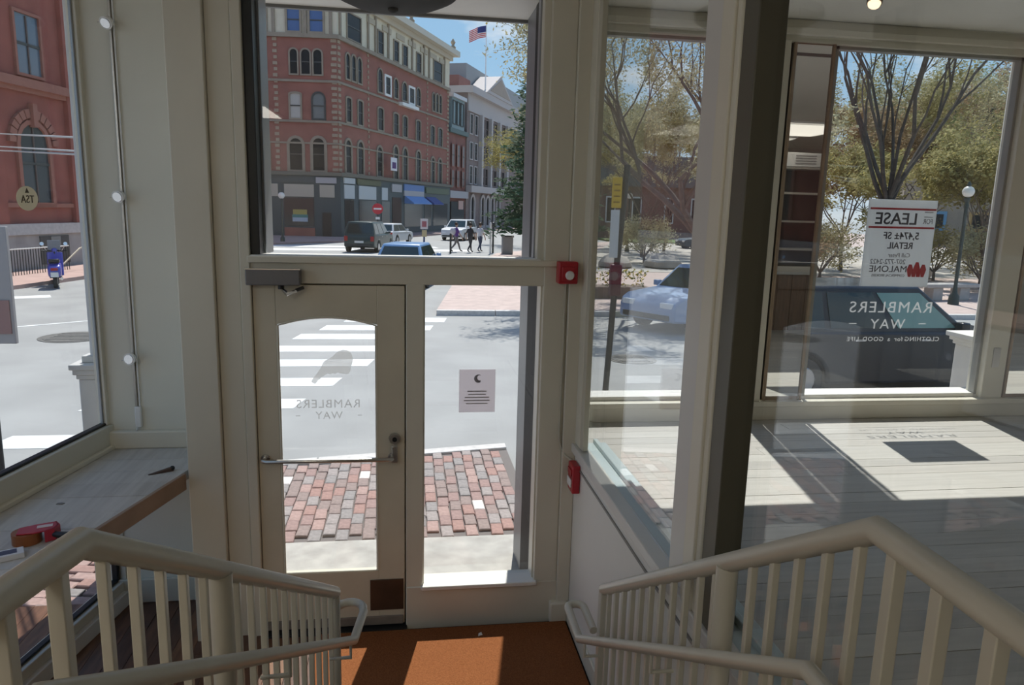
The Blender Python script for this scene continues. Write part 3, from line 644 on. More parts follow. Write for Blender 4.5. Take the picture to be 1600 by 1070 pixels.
    for i in range(4): MB().box(6.15, 6.5, -1.402, -1.39, 3.375 + i * .04, 3.392 + i * .04).build('slat', mat('vent_grey', (.3, .3, .3), .5), v, True)
    # fill panels, added out of view behind the camera to lift the interior
    em = mat('fill_diffuser', (1.0, .95, .86), .5, emit=.5)
    pos = [(-2.22, -.9), (5.6, -.8), (-2.22, -2.7), (5.6, -2.7)]
    wh = ['over the left edge of the landing', 'over the counter', 'near the back wall on the left', 'near the shelving on the right']
    for (x, y), q in zip(pos, wh):
        l = thing('fill_panel', 'added flat white fill light panel, unseen behind the camera, ' + q, 'ceiling light', (x, y, ZC - .05), 0, 'added fill panels')
        w_ = .36 if x < 0 else .85
        MB().box(-w_, w_, -.75, .75, .02, .049).build('housing', WHITE, l, bevel=.004); MB().box(-w_ + .02, w_ - .02, -.73, .73, .010, .020).build('diffuser', em, l)
        ld = bpy.data.lights.new('fill_light', 'AREA'); ld.shape = 'RECTANGLE'; ld.size = 2 * w_ - .06; ld.size_y = 1.42; ld.energy = FILL_WATTS * (2.2 if x < 0 else .55); ld.color = (1, .93, .82)
        lo = bpy.data.objects.new('fill_light', ld); COL.objects.link(lo); lo.location = (x, y, ZC - .05)
small_things()
# ------------------------------------------------------------------ street level
def street():
    struct('ground_road', MB().box(-220, 320, -60, 420, -.6, GR), ASPH, 'grey asphalt of the street crossing')
    # our own sidewalk
    poly = [(-4.5, -6), (12, -6), (12, 9.5), (2.45, 7.88), (2.35, 6.8), (1.085, 6.78), (1.085, 7.66), (-2.9, 6.98), (-3.45, 6.2)]
    sw = struct('ground_sidewalk', MB().prism(poly, 'z', -.3, GW - .022), mat('sand_joint', (.17, .15, .14), .95), 'brick sidewalk outside the entrance')
    MB().box(-1.36, 1.36, 4.30, 5.43, -.2, GW).build('threshold_slab', CONC, sw, bevel=.008)
    cols = [('red', (.33, .20, .17)), ('brown', (.27, .205, .185)), ('grey', (.265, .24, .23)), ('rose', (.37, .25, .22)), ('plum', (.30, .20, .18)), ('ash', (.31, .27, .255)), ('pale', (.70, .64, .60))]
    bm = {}
    for n, c in cols:
        mb = MB(); x, y, b, h = .0475, .0975, .006, .03
        mb.add([(-x,-y,-h),(x,-y,-h),(x,y,-h),(-x,y,-h),(-x,-y,-b),(x,-y,-b),(x,y,-b),(-x,y,-b),(-x+b,-y+b,0),(x-b,-y+b,0),(x-b,y-b,0),(-x+b,y-b,0)],
               [(0,1,5,4),(1,2,6,5),(2,3,7,6),(3,0,4,7),(4,5,9,8),(5,6,10,9),(6,7,11,10),(7,4,8,11),(8,9,10,11)])
        me = bpy.data.meshes.new('brick_' + n); me.from_pydata(mb.v, [], mb.f)
        me.materials.append(mat('brick_' + n, c, .85, var=.18, scale=25, detail=6)); bm[n] = me
    stuff = MB(); SM = [mat('brick_' + n, c) for n, c in cols]
    rnd = random.Random(3)
    def pick(wts): return rnd.choices([n for n, c in cols], wts)[0]
    def put(x, y, rz, wts, single):
        n = pick(wts); z = GW + rnd.uniform(-.004, .003); rz += rnd.uniform(-.05, .05); x += rnd.uniform(-.004, .004); y += rnd.uniform(-.006, .006)
        if single:
            o = bpy.data.objects.new('brick', bm[n]); COL.objects.link(o); o.location = (x, y, z); o.rotation_euler = (rnd.uniform(-.012, .012), rnd.uniform(-.012, .012), rz); o.parent = sw
        else:
            stuff.cur = [k for k, _ in cols].index(n); me = bm[n]; c, s = math.cos(rz), math.sin(rz)
            stuff.add([(x + v.co.x * c - v.co.y * s, y + v.co.x * s + v.co.y * c, z + v.co.z) for v in me.vertices], [tuple(f.vertices) for f in me.polygons])
    W1 = (3, 4, 4, 2, 4, 3, .45); W2 = (4, .3, .1, 6, 1, .2, .1)
    curb_y = lambda x: 7.66 + (x - 1.085) * .17
    nb = 0; k = 0; x = -3.2
    while x < 1.04:
        y = 5.54 + (.1 if k % 2 else 0) - (0 if -1.36 < x else 0)
        while y < curb_y(x) - .1:
            vis = -1.22 < x < 1.06
            if vis: nb += 1
            put(x, y, 0, W1, vis); y += .203
        x += .1035; k += 1
    # left side of the building: bricks laid across
    y = 1.2; k = 0
    while y < 5.44:
        xb = -2.12 + (y - 4.0) * .187; x = xb - .06 - (.1 if k % 2 else 0)
        while x > -3.75 + (y - 4) * .1:
            near = 3.5 < y < 4.75 and x > xb - 1.0 and nb < 298
            if near: nb += 1
            put(x, y, PI/2 - R(10.6), W2, near); x -= .205
        y += .1065; k += 1
    stuff.build('brick_field', SM, sw, smooth=False, kind='stuff')
    # granite kerb
    cb = sroot('trim_kerb', 'pale granite kerb along the brick sidewalk')
    for i in range(4):
        a = -2.9 + i * 1.0; b = a + .985
        MB().hexa([(a, curb_y(a) - .09, -.3), (b, curb_y(b) - .09, -.3), (b, curb_y(b) + .06, -.3), (a, curb_y(a) + .06, -.3), (a, curb_y(a) - .09, GW + .006), (b, curb_y(b) - .09, GW + .006), (b, curb_y(b) + .06, GW + .006), (a, curb_y(a) + .06, GW + .006)]).build('kerb_stone', GRANITE, cb, bevel=.008)
    # zebra crossing
    zb = sroot('ground_crosswalk', 'white painted bars of the zebra crossing outside the door')
    for Y in (8.45, 9.95, 11.2, 12.6, 13.88, 15.2, 16.32, 17.5):
        l = -2.3 + (Y - 15.18) * .36 if Y > 9 else -4.55; r = -1.5 + (Y - 9.95) * .315; dpt = .24 + .012 * (Y - 9)
        MB().hexa([(l, Y - dpt, GR - .01), (r, Y - dpt, GR - .01), (r + .1, Y + dpt, GR - .01), (l + .1, Y + dpt, GR - .01), (l, Y - dpt, GR + .004), (r, Y - dpt, GR + .004), (r + .1, Y + dpt, GR + .004), (l + .1, Y + dpt, GR + .004)]).build('bar', STRIPE, zb, smooth=False)
    for (ax, ay, bx, by, w) in ((-9.2, 15.4, -5.6, 18.3, .05), (-10.5, 21.1, -9.7, 21.5, .3), (-12, 44, 4, 46.5, 1.0), (-13, 47.5, 2, 49.5, .8)):
        d = Vector((bx - ax, by - ay, 0)).normalized(); n = Vector((-d.y, d.x, 0)) * w
        MB().hexa([(ax - n.x, ay - n.y, GR - .01), (bx - n.x, by - n.y, GR - .01), (bx + n.x, by + n.y, GR - .01), (ax + n.x, ay + n.y, GR - .01), (ax - n.x, ay - n.y, GR + .004), (bx - n.x, by - n.y, GR + .004), (bx + n.x, by + n.y, GR + .004), (ax + n.x, ay + n.y, GR + .004)]).build('line', STRIPE, zb, smooth=False)
    iron = mat('manhole_iron', (.12, .12, .115), .7, .3, var=.2, scale=20)
    for (x, y, r, lab) in ((-6.45, 15.1, .62, 'dark round manhole cover in the street seen through the left window'), (4.15, 12.8, .45, 'dark round manhole cover in the street beside the yellow sign pole')):
        t = thing('manhole_cover', lab, 'manhole cover', (x, y, GR), 0, 'manhole covers')
        MB().cyl((0, 0, -.01), (0, 0, .008), r, n=28).build('rim', iron, t)
        c = MB().cyl((0, 0, .008), (0, 0, .014), r * .86, n=28).build('lid', iron, t)
        for i in range(5): MB().box(-r * .6, r * .6, -r * .55 + i * r * .27, -r * .5 + i * r * .27, .013, .02).build('rib', iron, c)
    # plaza opposite
    pl = struct('ground_plaza', MB().prism([(.75, 18.4), (70, 17.2), (140, 60), (60, 120), (16, 60), (5.2, 42.5), (2.2, 30)], 'z', -.4, GW), PLAZA, 'pinkish brick plaza across the street')
    MB().prism([(7.0, 31), (60, 27), (90, 62), (17, 60)], 'z', -.1, GW + .012).build('paved_court', PLAZA2, pl, smooth=False)
    for i in range(12):
        a = .75 + i * 1.5; b = a + 1.48; f = lambda x: 18.4 - (x - .75) * .0173
        MB().hexa([(a, f(a) - .14, -.4), (b, f(b) - .14, -.4), (b, f(b) + .05, -.4), (a, f(a) + .05, -.4), (a, f(a) - .14, GW + .01), (b, f(b) - .14, GW + .01), (b, f(b) + .05, GW + .01), (a, f(a) + .05, GW + .01)]).build('kerb_stone', mat('kerb_yellowed', (.50, .47, .36), .8, var=.1) if 2 < i < 5 else GRANITE, pl)
    struct('ground_grass', MB().box(18, 34, 60, 68, -.2, .05), mat('grass', (.10, .16, .05), .9, var=.3, scale=3), 'strip of lawn before the brick house beyond the plaza')
    # far pavements
    struct('ground_far_sidewalk', MB().prism([(-60, 50), (-8.5, 49.5), (-4.6, 53.6), (4.2, 74), (14, 96), (44, 165), (34, 170), (-5.35, 62), (-60, 68)], 'z', -.4, GW), mat('far_brick_pavement', (.34, .24, .22), .9, var=.1, scale=2), 'brick pavement in front of the corner building')
    struct('ground_left_sidewalk', MB().prism([(-10.6, 26.5), (-8.2, 38), (-10.2, 40), (-26, 40), (-26, -5), (-17.0, -5)], 'z', -.4, GW), mat('left_brick_pavement', (.45, .31, .27), .9, var=.1, scale=2), 'brick pavement in front of the red building on the left')
    # wall fixing for the wires, corner column outside the left bay
    c = thing('corner_column', 'grey painted corner column with a moulded capital outside the left window', 'column', (-2.02, 4.98, GW))
    cp = mat('column_grey', (.50, .50, .49), .6, var=.05)
    MB().box(-2.09, -1.93, 4.90, 5.06, GW, 1.40).build('pedestal', cp, c, True, .008)
    mb = MB()
    for (w, z0, z1) in ((.09, 1.40, 1.43), (.105, 1.43, 1.465), (.12, 1.465, 1.50)): mb.box(-2.01 - w, -2.01 + w, 4.98 - w, 4.98 + w, z0, z1)
    mb.build('capital', cp, c, True, .006)
    MB().box(-2.075, -1.975, 4.93, 5.04, 1.50, 1.545).build('base', cp, c, True, .006)
    MB().cyl((-1.985, 4.98, 1.54), (-1.985, 4.98, 4.2), .050, n=20).build('shaft', cp, c, True)
    c = thing('corner_column', 'white painted pedestal with a moulded capital outside the right mullion', 'column', (4.60, 5.24, GW))
    MB().box(4.50, 4.72, 5.13, 5.35, GW, 1.55).build('pedestal', WHITEP, c, True, .008)
    mb = MB()
    for (w, z0, z1) in ((.125, 1.55, 1.58), (.145, 1.58, 1.61), (.165, 1.61, 1.65)): mb.box(4.61 - w, 4.61 + w, 5.24 - w, 5.24 + w, z0, z1)
    mb.build('capital', WHITEP, c, True, .006)
    MB().cyl((4.65, 5.24, 1.65), (4.65, 5.24, 4.2), .07, n=20).build('shaft', WHITEP, c, True)
    b = thing('hanging_board', 'grey board with a reddish lower panel at the left edge of the left window', 'board', (-3.3, 6.5, 1.3))
    MB().box(-3.62, -3.22, 6.48, 6.52, 1.335, 2.30).build('panel', mat('board_grey', (.34, .33, .34), .6), b, True, .004)
    MB().box(-3.62, -3.245, 6.470, 6.48, 1.42, 1.70).build('inset', mat('board_red', (.30, .17, .16), .6), b, True)
    MB().cyl((-3.45, 6.5, GW), (-3.45, 6.5, 1.34), .03, n=12).build('post', DARKMETAL, b, True)
street()

# ------------------------------------------------------------------ facades
class Face:
    def __init__(s, O, ang): s.O = Vector((O[0], O[1], 0)); s.d = Vector((math.sin(R(ang)), math.cos(R(ang)), 0)); s.n = Vector((s.d.y, -s.d.x, 0))
    def p(s, a, z, o=0.0): return s.O + s.d * a + s.n * o + Vector((0, 0, z))
    def box(s, mb, a0, a1, z0, z1, o0, o1):
        return mb.hexa([s.p(a0, z0, o1), s.p(a1, z0, o1), s.p(a1, z0, o0), s.p(a0, z0, o0), s.p(a0, z1, o1), s.p(a1, z1, o1), s.p(a1, z1, o0), s.p(a0, z1, o0)])
    def loop(s, a0, a1, z0, z1, arch, k=8):
        P = [(a0, z0), (a1, z0)]
        if arch <= 0: return P + [(a1, z1), (a0, z1)]
        c = (a0 + a1) / 2; h = (a1 - a0) / 2; zs = z1 - h * arch
        return P + [(c + h * math.cos(PI * i / k), zs + h * arch * math.sin(PI * i / k)) for i in range(k + 1)]
    def window(s, parent, a0, a1, z0, z1, arch=0.0, bw=.13, fm=None, pm=None, o=.10, po=.02, sash=True, name='window', sill=None):
        L0 = s.loop(a0 - bw, a1 + bw, z0 - bw, z1 + bw, arch); L1 = s.loop(a0, a1, z0, z1, arch); n = len(L0); mb = MB()
        vs = [s.p(a, z, o) for a, z in L0] + [s.p(a, z, o) for a, z in L1] + [s.p(a, z, 0) for a, z in L0] + [s.p(a, z, 0) for a, z in L1]
        fs = []
        for i in range(n):
            j = (i + 1) % n
            fs += [(i, j, n + j, n + i), (2*n + j, 2*n + i, i, j)[::1], (n + i, n + j, 3*n + j, 3*n + i)]
        mb.add(vs, fs)
        if sill: s.box(mb, a0 - bw - .06, a1 + bw + .06, z0 - bw - .14, z0 - bw + .02, 0, o + .08)
        w = mb.build(name, fm or STONE, parent, smooth=False)
        MB().add([s.p(a, z, po) for a, z in L1], [tuple(range(n))]).build('pane', pm or DGLASS, w, smooth=False)
        if sash:
            zm = (z0 + z1) / 2; mb = MB(); s.box(mb, a0, a1, zm - .045, zm + .045, po, po + .04); mb.build('sash_bar', SASH, w, smooth=False)
        return w
STONE = mat('brownstone', (.30, .25, .19), .85, var=.1, scale=2)
DGLASS = mat('far_window_glass', (.020, .023, .025), .25, spec=.12)
SASH = mat('sash_dark', (.06, .065, .06), .6)
BRICK1 = mat('brick_wall_red', (.30, .125, .095), .9, var=.14, scale=.9, detail=12)
BRICK2 = mat('brick_wall_dull', (.26, .12, .10), .9, var=.12, scale=.9, detail=12)
BUFF = mat('buff_panel', (.66, .60, .46), .8, var=.05, scale=2)
TEAL = mat('shopfront_teal', (.045, .075, .085), .5)

def corner_building():
    b = thing('corner_building', 'five storey red brick corner building with a cream top storey and dark shopfronts', 'building', (-5.35, 60.7, GR))
    inv = Matrix.Translation((5.35, -60.7, -GR))
    C = (-5.35, 60.7); FL = Face(C, 95.4); FR = Face(C, 23.2); SR = 25.2
    def foot(o, back=16):
        c = Vector(C).to_3d(); a = FL.p(-26, 0, o); e = FR.p(SR + (o if o > .3 else 0), 0, o)
        # corner where the two offset lines meet
        nl, nr = FL.n, FR.n; det = nl.x * nr.y - nl.y * nr.x
        k1, k2 = nl.dot(FL.O) + o, nr.dot(FR.O) + o
        cc = ((k1 * nr.y - nl.y * k2) / det, (nl.x * k2 - k1 * nr.x) / det)
        q = FR.p(SR, 0, -back)
        return [(a.x, a.y), cc, (e.x, e.y), (q.x, q.y), (a.x + 1.5, a.y + 22)]
    root = b
    class W:        # parts are given in world coordinates
        pass
    def B(mb, nm, m, par=None, **k):
        return mb.build(nm, m, par or root, True if (par is None) else 'child', smooth=False, **k)
    B(MB().prism(foot(0), 'z', GR, 15.05), 'brick_wall', BRICK1)
    B(MB().prism(foot(.06), 'z', 15.35, 18.25), 'top_storey', BUFF)
    B(MB().prism(foot(.22), 'z', 15.05, 15.35), 'belt_course', STONE)
    B(MB().prism(foot(.10), 'z', 11.80, 11.98), 'belt_course', STONE)
    B(MB().prism(foot(.10), 'z', 8.78, 8.95), 'belt_course', STONE)
    B(MB().prism(foot(.08), 'z', 7.15, 7.28), 'belt_course', STONE)
    B(MB().prism(foot(.45), 'z', 4.72, 5.0), 'shop_cornice', mat('shop_cornice', (.16, .15, .12), .7))
    B(MB().prism(foot(.35), 'z', 18.25, 18.75), 'frieze', mat('frieze_buff', (.52, .46, .36), .8))
    B(MB().prism(foot(.95), 'z', 18.75, 19.3), 'cornice', mat('cornice_buff', (.60, .55, .45), .7))
    B(MB().prism(foot(.25), 'z', GR, 4.72), 'shopfront_wall', TEAL)
    blue = mat('far_window_blue', (.055, .12, .30), .15); pale = mat('far_window_blind', (.45, .44, .40), .5)
    def ws(F, L, **k):
        for (a0, a1, z0, z1) in L: F.window(root_w, a0, a1, z0, z1, **k)
    root_w = root
    # Face.window builds with plain parenting, so let it hand world coordinates through an inverse
    def wsx(F, L, **k):
        for (a0, a1, z0, z1) in L:
            w = F.window(root, a0, a1, z0, z1, **k); w.matrix_parent_inverse = inv
    wsx(FL, [(-3.69, -2.76, 15.5, 17.15), (-1.99, -1.01, 15.5, 17.17)], pm=blue, bw=.16, fm=STONE, o=.22, po=.09)
    wsx(FL, [(-3.58, -3.04, 12.4, 14.2), (-2.72, -2.08, 12.4, 14.2), (-1.79, -1.17, 12.4, 14.2)], arch=1, bw=.12)
    wsx(FL, [(-3.65, -2.88, 9.1, 10.95)], arch=.35, pm=pale); wsx(FL, [(-1.91, -1.05, 9.1, 11.0)], arch=1, pm=mat('far_window_grey', (.16, .20, .20), .2), fm=SASH)
    wsx(FL, [(-3.79, -2.83, 5.15, 7.55), (-1.98, -1.1, 5.15, 7.6)], arch=1, bw=.22)
    wsx(FL, [(-7.9, -7.1, 9.1, 10.95), (-6.3, -5.5, 9.1, 10.95), (-7.9, -7.1, 12.4, 14.2), (-6.3, -5.5, 12.4, 14.2), (-7.9, -7.0, 5.15, 7.55), (-6.3, -5.4, 5.15, 7.55)], arch=1)
    wsx(FR, [(1.55, 3.88, 15.5, 17.4), (7.12, 8.15, 15.5, 17.3), (10.44, 11.43, 15.5, 17.2), (12.44, 13.49, 15.5, 17.2), (15.76, 16.83, 15.5, 17.2), (20.31, 22.74, 15.5, 17.4)], bw=.1, o=.16, po=.09)
    wsx(FR, [(1.36, 1.96, 12.4, 14.3), (2.34, 3.01, 12.4, 14.35), (3.38, 4.05, 12.4, 14.35), (7.19, 8.1, 12.3, 14.2), (10.55, 11.41, 12.3, 13.95), (12.43, 13.49, 12.35, 13.95), (15.86, 16.85, 12.35, 14.0), (20.18, 20.85, 12.4, 14.15), (21.19, 21.85, 12.4, 14.2), (22.16, 22.81, 12.4, 14.2)], arch=1, bw=.13)
    wsx(FR, [(8.75, 9.75, 12.37, 13.8), (14.13, 15.28, 12.36, 13.7)], bw=.2, fm=mat('white_window_frame', (.75, .74, .70), .6))
    wsx(FR, [(1.37, 2.13, 9.1, 10.95), (3.37, 4.18, 9.1, 11.0), (7.14, 8.19, 9.1, 10.95), (10.45, 11.46, 9.05, 10.9), (12.57, 13.57, 9.05, 10.9), (15.8, 16.88, 9.0, 10.9), (19.69, 20.79, 9.0, 10.8), (21.93, 23.09, 9.0, 10.8)], arch=.3, bw=.14)
    wsx(FR, [(1.13, 2.01, 5.1, 7.65), (3.26, 4.2, 5.1, 7.7), (6.94, 7.93, 5.1, 7.6), (10.45, 11.37, 5.0, 7.95), (12.56, 13.58, 5.0, 7.95), (15.85, 16.92, 5.0, 7.95), (19.93, 20.86, 5.0, 7.6), (22.01, 22.99, 5.0, 7.6)], arch=1, bw=.2)
    # white ledge under the middle windows
    mb = MB(); FR.box(mb, 11.6, 15.6, 11.75, 12.05, 0, .45); B(mb, 'balcony_ledge', WHITEP)
    # quoins and pilaster panels
    mb = MB()
    for F, a0, a1 in ((FL, -4.94, -4.54), (FL, -.5, 0), (FR, 0, .5), (FR, 5.15, 5.45), (FR, 18.6, 18.95), (FR, 24.6, 25.2)):
        z = 5.1; k = 0
        while z < 14.9: F.box(mb, a0 + (.10 if k % 2 else .03), a1 - .03, z, z + .24, 0, .06); z += .44; k += 1
    B(mb, 'quoins', mat('quoin_stone', (.37, .29, .21), .85), kind='stuff')
    for F, L in ((FL, (-5.3, -4.75, -2.35, -.42)), (FR, (.35, 5.2, 6.6, 9.2, 14.6, 17.6, 19.0, 23.4))):
        for a in L: mb = MB(); F.box(mb, a - .12, a + .12, 15.35, 18.25, 0, .2); B(mb, 'top_pilaster', STONE)
    for a in (5.9, 8.9, 11.9, 14.6, 17.6, 20.2, 22.9): mb = MB(); FR.box(mb, a - .9, a + .9, 17.5, 17.95, .06, .16); B(mb, 'frieze_panel', mat('frieze_panel', (.46, .40, .30), .8))
    for a in (13.5, 25.0): mb = MB(); q = FR.p(a, 19.3, .5); mb.lathe([(.25, 0), (.32, .3), (.12, .5), (.28, .8), (.05, 1.15)], 10, q); B(mb, 'finial', STONE)
    # shopfronts
    beige = mat('shop_transom_beige', (.46, .42, .34), .7); pwhite = mat('shop_transom_white', (.52, .56, .57), .6); sg = mat('shop_sign_grey', (.42, .41, .42), .7)
    shopglass = mat('shop_glass', (.03, .04, .045), .1)
    def pan(F, a0, a1, z0, z1, nm, m, o=.32):
        mb = MB(); F.box(mb, a0, a1, z0, z1, .24, o); return B(mb, nm, m)
    for (a0, a1) in ((-7.6, -5.55), (-5.4, -4.75), (-4.25, -1.93), (-1.47, -.31)): pan(FL, a0, a1, 3.05, 4.02, 'transom_panel', beige)
    for (a0, a1, m) in ((-4.51, -1.8, TEAL), (-1.75, -.14, sg)): pan(FL, a0, a1, 4.15, 4.6, 'sign_board', m, .36)
    for (a0, a1) in ((-7.6, -5.3), (-4.3, -1.95)): pan(FL, a0, a1, .75, 2.95, 'shop_window', shopglass, .28)
    pan(FL, -4.3, -1.9, GR, .62, 'bulkhead', BRICK1, .34); d = pan(FL, -1.30, -.60, GR + .1, 1.85, 'shop_door', mat('shop_door', (.02, .02, .02), .4), .34)
    for k, (c, z0, z1, r) in enumerate((((.42, .36, .10), 1.62, 2.05, .55), ((.08, .25, .22), 1.40, 1.66, .62), ((.45, .55, .62), 1.10, 1.42, .6))):
        pan(FL, -3.06 - r, -3.06 + r, z0, z1, 'window_sign', mat('window_sign_%d' % k, c, .6), .30 + .005 * k)
    for (a0, a1) in ((.31, 2.06), (2.86, 6.13), (7.3, 8.51)): pan(FR, a0, a1, 3.0, 4.1, 'transom_panel', pwhite)
    for (a0, a1, z0, z1, m) in ((.24, 2.1, 4.2, 4.65, pwhite), (2.54, 7.06, 4.2, 4.65, mat('sign_olive', (.13, .14, .08), .7)), (9.4, 11.6, 3.8, 4.5, sg), (12.2, 17.2, 4.0, 4.6, mat('sign_blue', (.12, .22, .45), .6)), (12.2, 17.2, 3.5, 4.0, sg), (17.8, 24.6, 3.9, 4.5, mat('sign_green', (.12, .15, .10), .7))): pan(FR, a0, a1, z0, z1, 'sign_board', m, .36)
    for (a0, a1) in ((.4, 2.0), (2.9, 6.2), (7.3, 9.0), (12.4, 16.9), (17.6, 19.4), (20.0, 24.4)): pan(FR, a0, a1, .55, 2.9, 'shop_window', shopglass, .28)
    pan(FR, 9.6, 11.6, GR + .1, 3.3, 'shop_door', mat('doorway_dark', (.05, .025, .02), .6), .30)
    for (a0, a1, m) in ((12.4, 17.1, mat('awning_blue', (.16, .30, .60), .7)), (17.8, 20.6, mat('awning_navy', (.06, .09, .28), .7))):
        mb = MB(); mb.hexa([FR.p(a0, 2.75, 1.25), FR.p(a1, 2.75, 1.25), FR.p(a1, 2.78, .25), FR.p(a0, 2.78, .25), FR.p(a0, 2.85, 1.25), FR.p(a1, 2.85, 1.25), FR.p(a1, 3.52, .3), FR.p(a0, 3.52, .3)]); B(mb, 'awning', m)
    mb = MB(); FR.box(mb, 8.2, 9.5, 5.65, 6.8, .75, .80); bn = B(mb, 'hanging_banner', mat('banner_white', (.75, .73, .75), .7))
    mb = MB(); FR.box(mb, 8.45, 9.25, 5.85, 6.4, .80, .82); B(mb, 'banner_mark', mat('banner_purple', (.10, .04, .16), .7), bn)

    # annex and bank beyond
    a = thing('brick_annex', 'narrow red brick annex with a green mansard bay beside the corner building', 'building', tuple(FR.p(28, GR)))
    ai = Matrix.Translation(-FR.p(28, GR))
    def A(mb, nm, m, **k): return mb.build(nm, m, a, True, smooth=False, **k)
    S0, S1 = 25.25, 31.6
    mb = MB(); FR.box(mb, S0, S1, GR, 10.8, -10, -.15); A(mb, 'brick_wall', BRICK2)
    mb = MB(); FR.box(mb, S0, S1, 10.8, 11.3, -10, .25); A(mb, 'cornice', mat('copper_green', (.10, .15, .14), .6))
    mb = MB(); FR.box(mb, S0 + .2, S1 - .3, 11.3, 14.4, -8, -.6); A(mb, 'mansard', mat('mansard_slate', (.10, .12, .13), .7))
    mb = MB(); FR.box(mb, S0 + .5, S1 - 1.6, 11.3, 14.6, -2, .2); A(mb, 'bay', mat('bay_teal', (.22, .30, .31), .6))
    mb = MB(); FR.box(mb, S0 + .3, S1 - 1.4, 14.6, 15.0, -2, .45); A(mb, 'bay_roof', mat('bay_roof_pale', (.6, .6, .6), .6))
    for (x0, x1, z0, z1) in [(26.0, 26.9, 11.8, 14.2), (27.4, 28.2, 11.8, 14.2), (28.7, 29.5, 11.8, 14.2)]:
        w = FR.window(a, x0, x1, z0, z1, bw=.1, o=.3, fm=SASH); w.matrix_parent_inverse = ai
    for z0, z1 in ((7.2, 9.6), (4.9, 6.7)):
        for x in (26.4, 28.2, 30.0):
            w = FR.window(a, x, x + .9, z0, z1, bw=.1, o=.05, fm=BRICK1, pm=mat('far_window_brown', (.10, .06, .05), .3)); w.matrix_parent_inverse = ai
    mb = MB(); FR.box(mb, S0, S1, 3.6, 4.4, -.15, .3); A(mb, 'shop_fascia', sg)
    mb = MB(); FR.box(mb, 26.2, 30.8, GR, 3.2, -.15, .06); A(mb, 'shop_window', shopglass)
    mb = MB(); FR.box(mb, 28.6, 30.3, 2.3, 3.3, .06, .12); A(mb, 'shop_sign', mat('shop_sign_pink', (.55, .35, .30), .6))

    k = thing('granite_bank', 'grey stone building with white pilasters and a pediment beyond the brick annex', 'building', tuple(FR.p(42, GR)))
    ki = Matrix.Translation(-FR.p(42, GR)); S0, S1 = 31.6, 62
    gr = mat('bank_brown', (.23, .18, .165), .85, var=.1, scale=1); wh = mat('bank_pilaster', (.47, .43, .41), .8); rf = mat('bank_attic', (.30, .31, .31), .7)
    def K(mb, nm, m, **q): return mb.build(nm, m, k, True, smooth=False, **q)
    mb = MB(); FR.box(mb, S0, S1, GR, 15.9, -22, 0); K(mb, 'wall', gr)
    mb = MB(); FR.box(mb, S0 - .3, S1, 15.9, 16.7, -22, .8); K(mb, 'cornice', wh)
    mb = MB(); FR.box(mb, S0 + .1, S1, 13.9, 15.9, -1, .15); K(mb, 'frieze', wh)
    mb = MB(); FR.box(mb, 37.5, S1 + 8, 16.9, 20.4, -30, -2.2); K(mb, 'attic', rf)
    mb = MB(); FR.box(mb, 33, 37.4, 16.7, 18.2, -25.5, -1.6); K(mb, 'attic_wall', BRICK2)
    mb = MB(); FR.box(mb, S0, S1, 4.4, 5.2, 0, .7); K(mb, 'belt_course', wh)
    mb = MB(); P = [FR.p(36.5, 16.7, .9), FR.p(49.0, 16.7, .9), FR.p(42.7, 19.6, .9), FR.p(36.5, 16.7, -2), FR.p(49.0, 16.7, -2), FR.p(42.7, 19.6, -2)]
    mb.add(P, [(0, 1, 2), (5, 4, 3), (0, 3, 4, 1), (1, 4, 5, 2), (2, 5, 3, 0)]); K(mb, 'pediment', wh)
    mb = MB(); P = [FR.p(37.9, 17.1, .95), FR.p(47.5, 17.1, .95), FR.p(42.7, 19.1, .95), FR.p(37.9, 17.1, .85), FR.p(47.5, 17.1, .85), FR.p(42.7, 19.1, .85)]
    mb.add(P, [(0, 1, 2), (5, 4, 3), (0, 3, 4, 1), (1, 4, 5, 2), (2, 5, 3, 0)]); K(mb, 'tympanum', mat('tympanum', (.38, .31, .25), .8))
    mb = MB()
    for q in (36.2, 40.2, 44.2, 48.2): mb = MB(); FR.box(mb, q, q + .7, 5.2, 13.9, 0, .5); K(mb, 'pilaster', wh)
    for z0, z1 in ((11.4, 13.6), (8.4, 10.3), (5.5, 7.5)):
        for q in (32.6, 34.5, 37.6, 39.0, 41.6, 43.0, 45.6, 47.0):
            w = FR.window(k, q, q + 1.0, z0, z1, bw=.12, o=.12, fm=wh if q < 36 else gr); w.matrix_parent_inverse = ki
    for q in (33.2, 37.4, 39.6, 41.8, 44.6):
        w = FR.window(k, q, q + 1.2, .3, 3.9, arch=1, bw=.35, o=.2, fm=wh); w.matrix_parent_inverse = ki
    f = thing('flagpole', 'tall pole with the stars and stripes above the grey stone building', 'flag', (9.75, 95.0, 17.5))
    MB().cyl((0, 0, -.8), (0, 0, 7.4), .09, .05, 8).build('pole', WHITE, f)
    MB().ball((0, 0, 7.45), .14, 8).build('finial', mat('gilt', (.6, .45, .12), .3, 1), f)
    mb = MB(); nx, nz = 10, 13
    def fp(i, j): return (-.05 - 2.1 * i / nx, .12 * math.sin(i * 1.1), 7.2 - 1.35 * j / nz - .9 * (i / nx) ** 1.5 * .9)
    for i in range(nx):
        for j in range(nz):
            mb.cur = 2 if (i < 5 and j < 7) else (0 if j % 2 == 0 else 1)
            p = [fp(i, j), fp(i+1, j), fp(i+1, j+1), fp(i, j+1)]; mb.add(p + [(x, y + .02, z) for x, y, z in p], [(0, 1, 2, 3), (7, 6, 5, 4)])
    mb.build('flag_cloth', [mat('flag_red', (.55, .06, .08), .8, trans=.4), mat('flag_white', (.8, .78, .78), .8, trans=.4), mat('flag_blue', (.06, .08, .26), .8, trans=.4)], f, smooth=False)
corner_building()

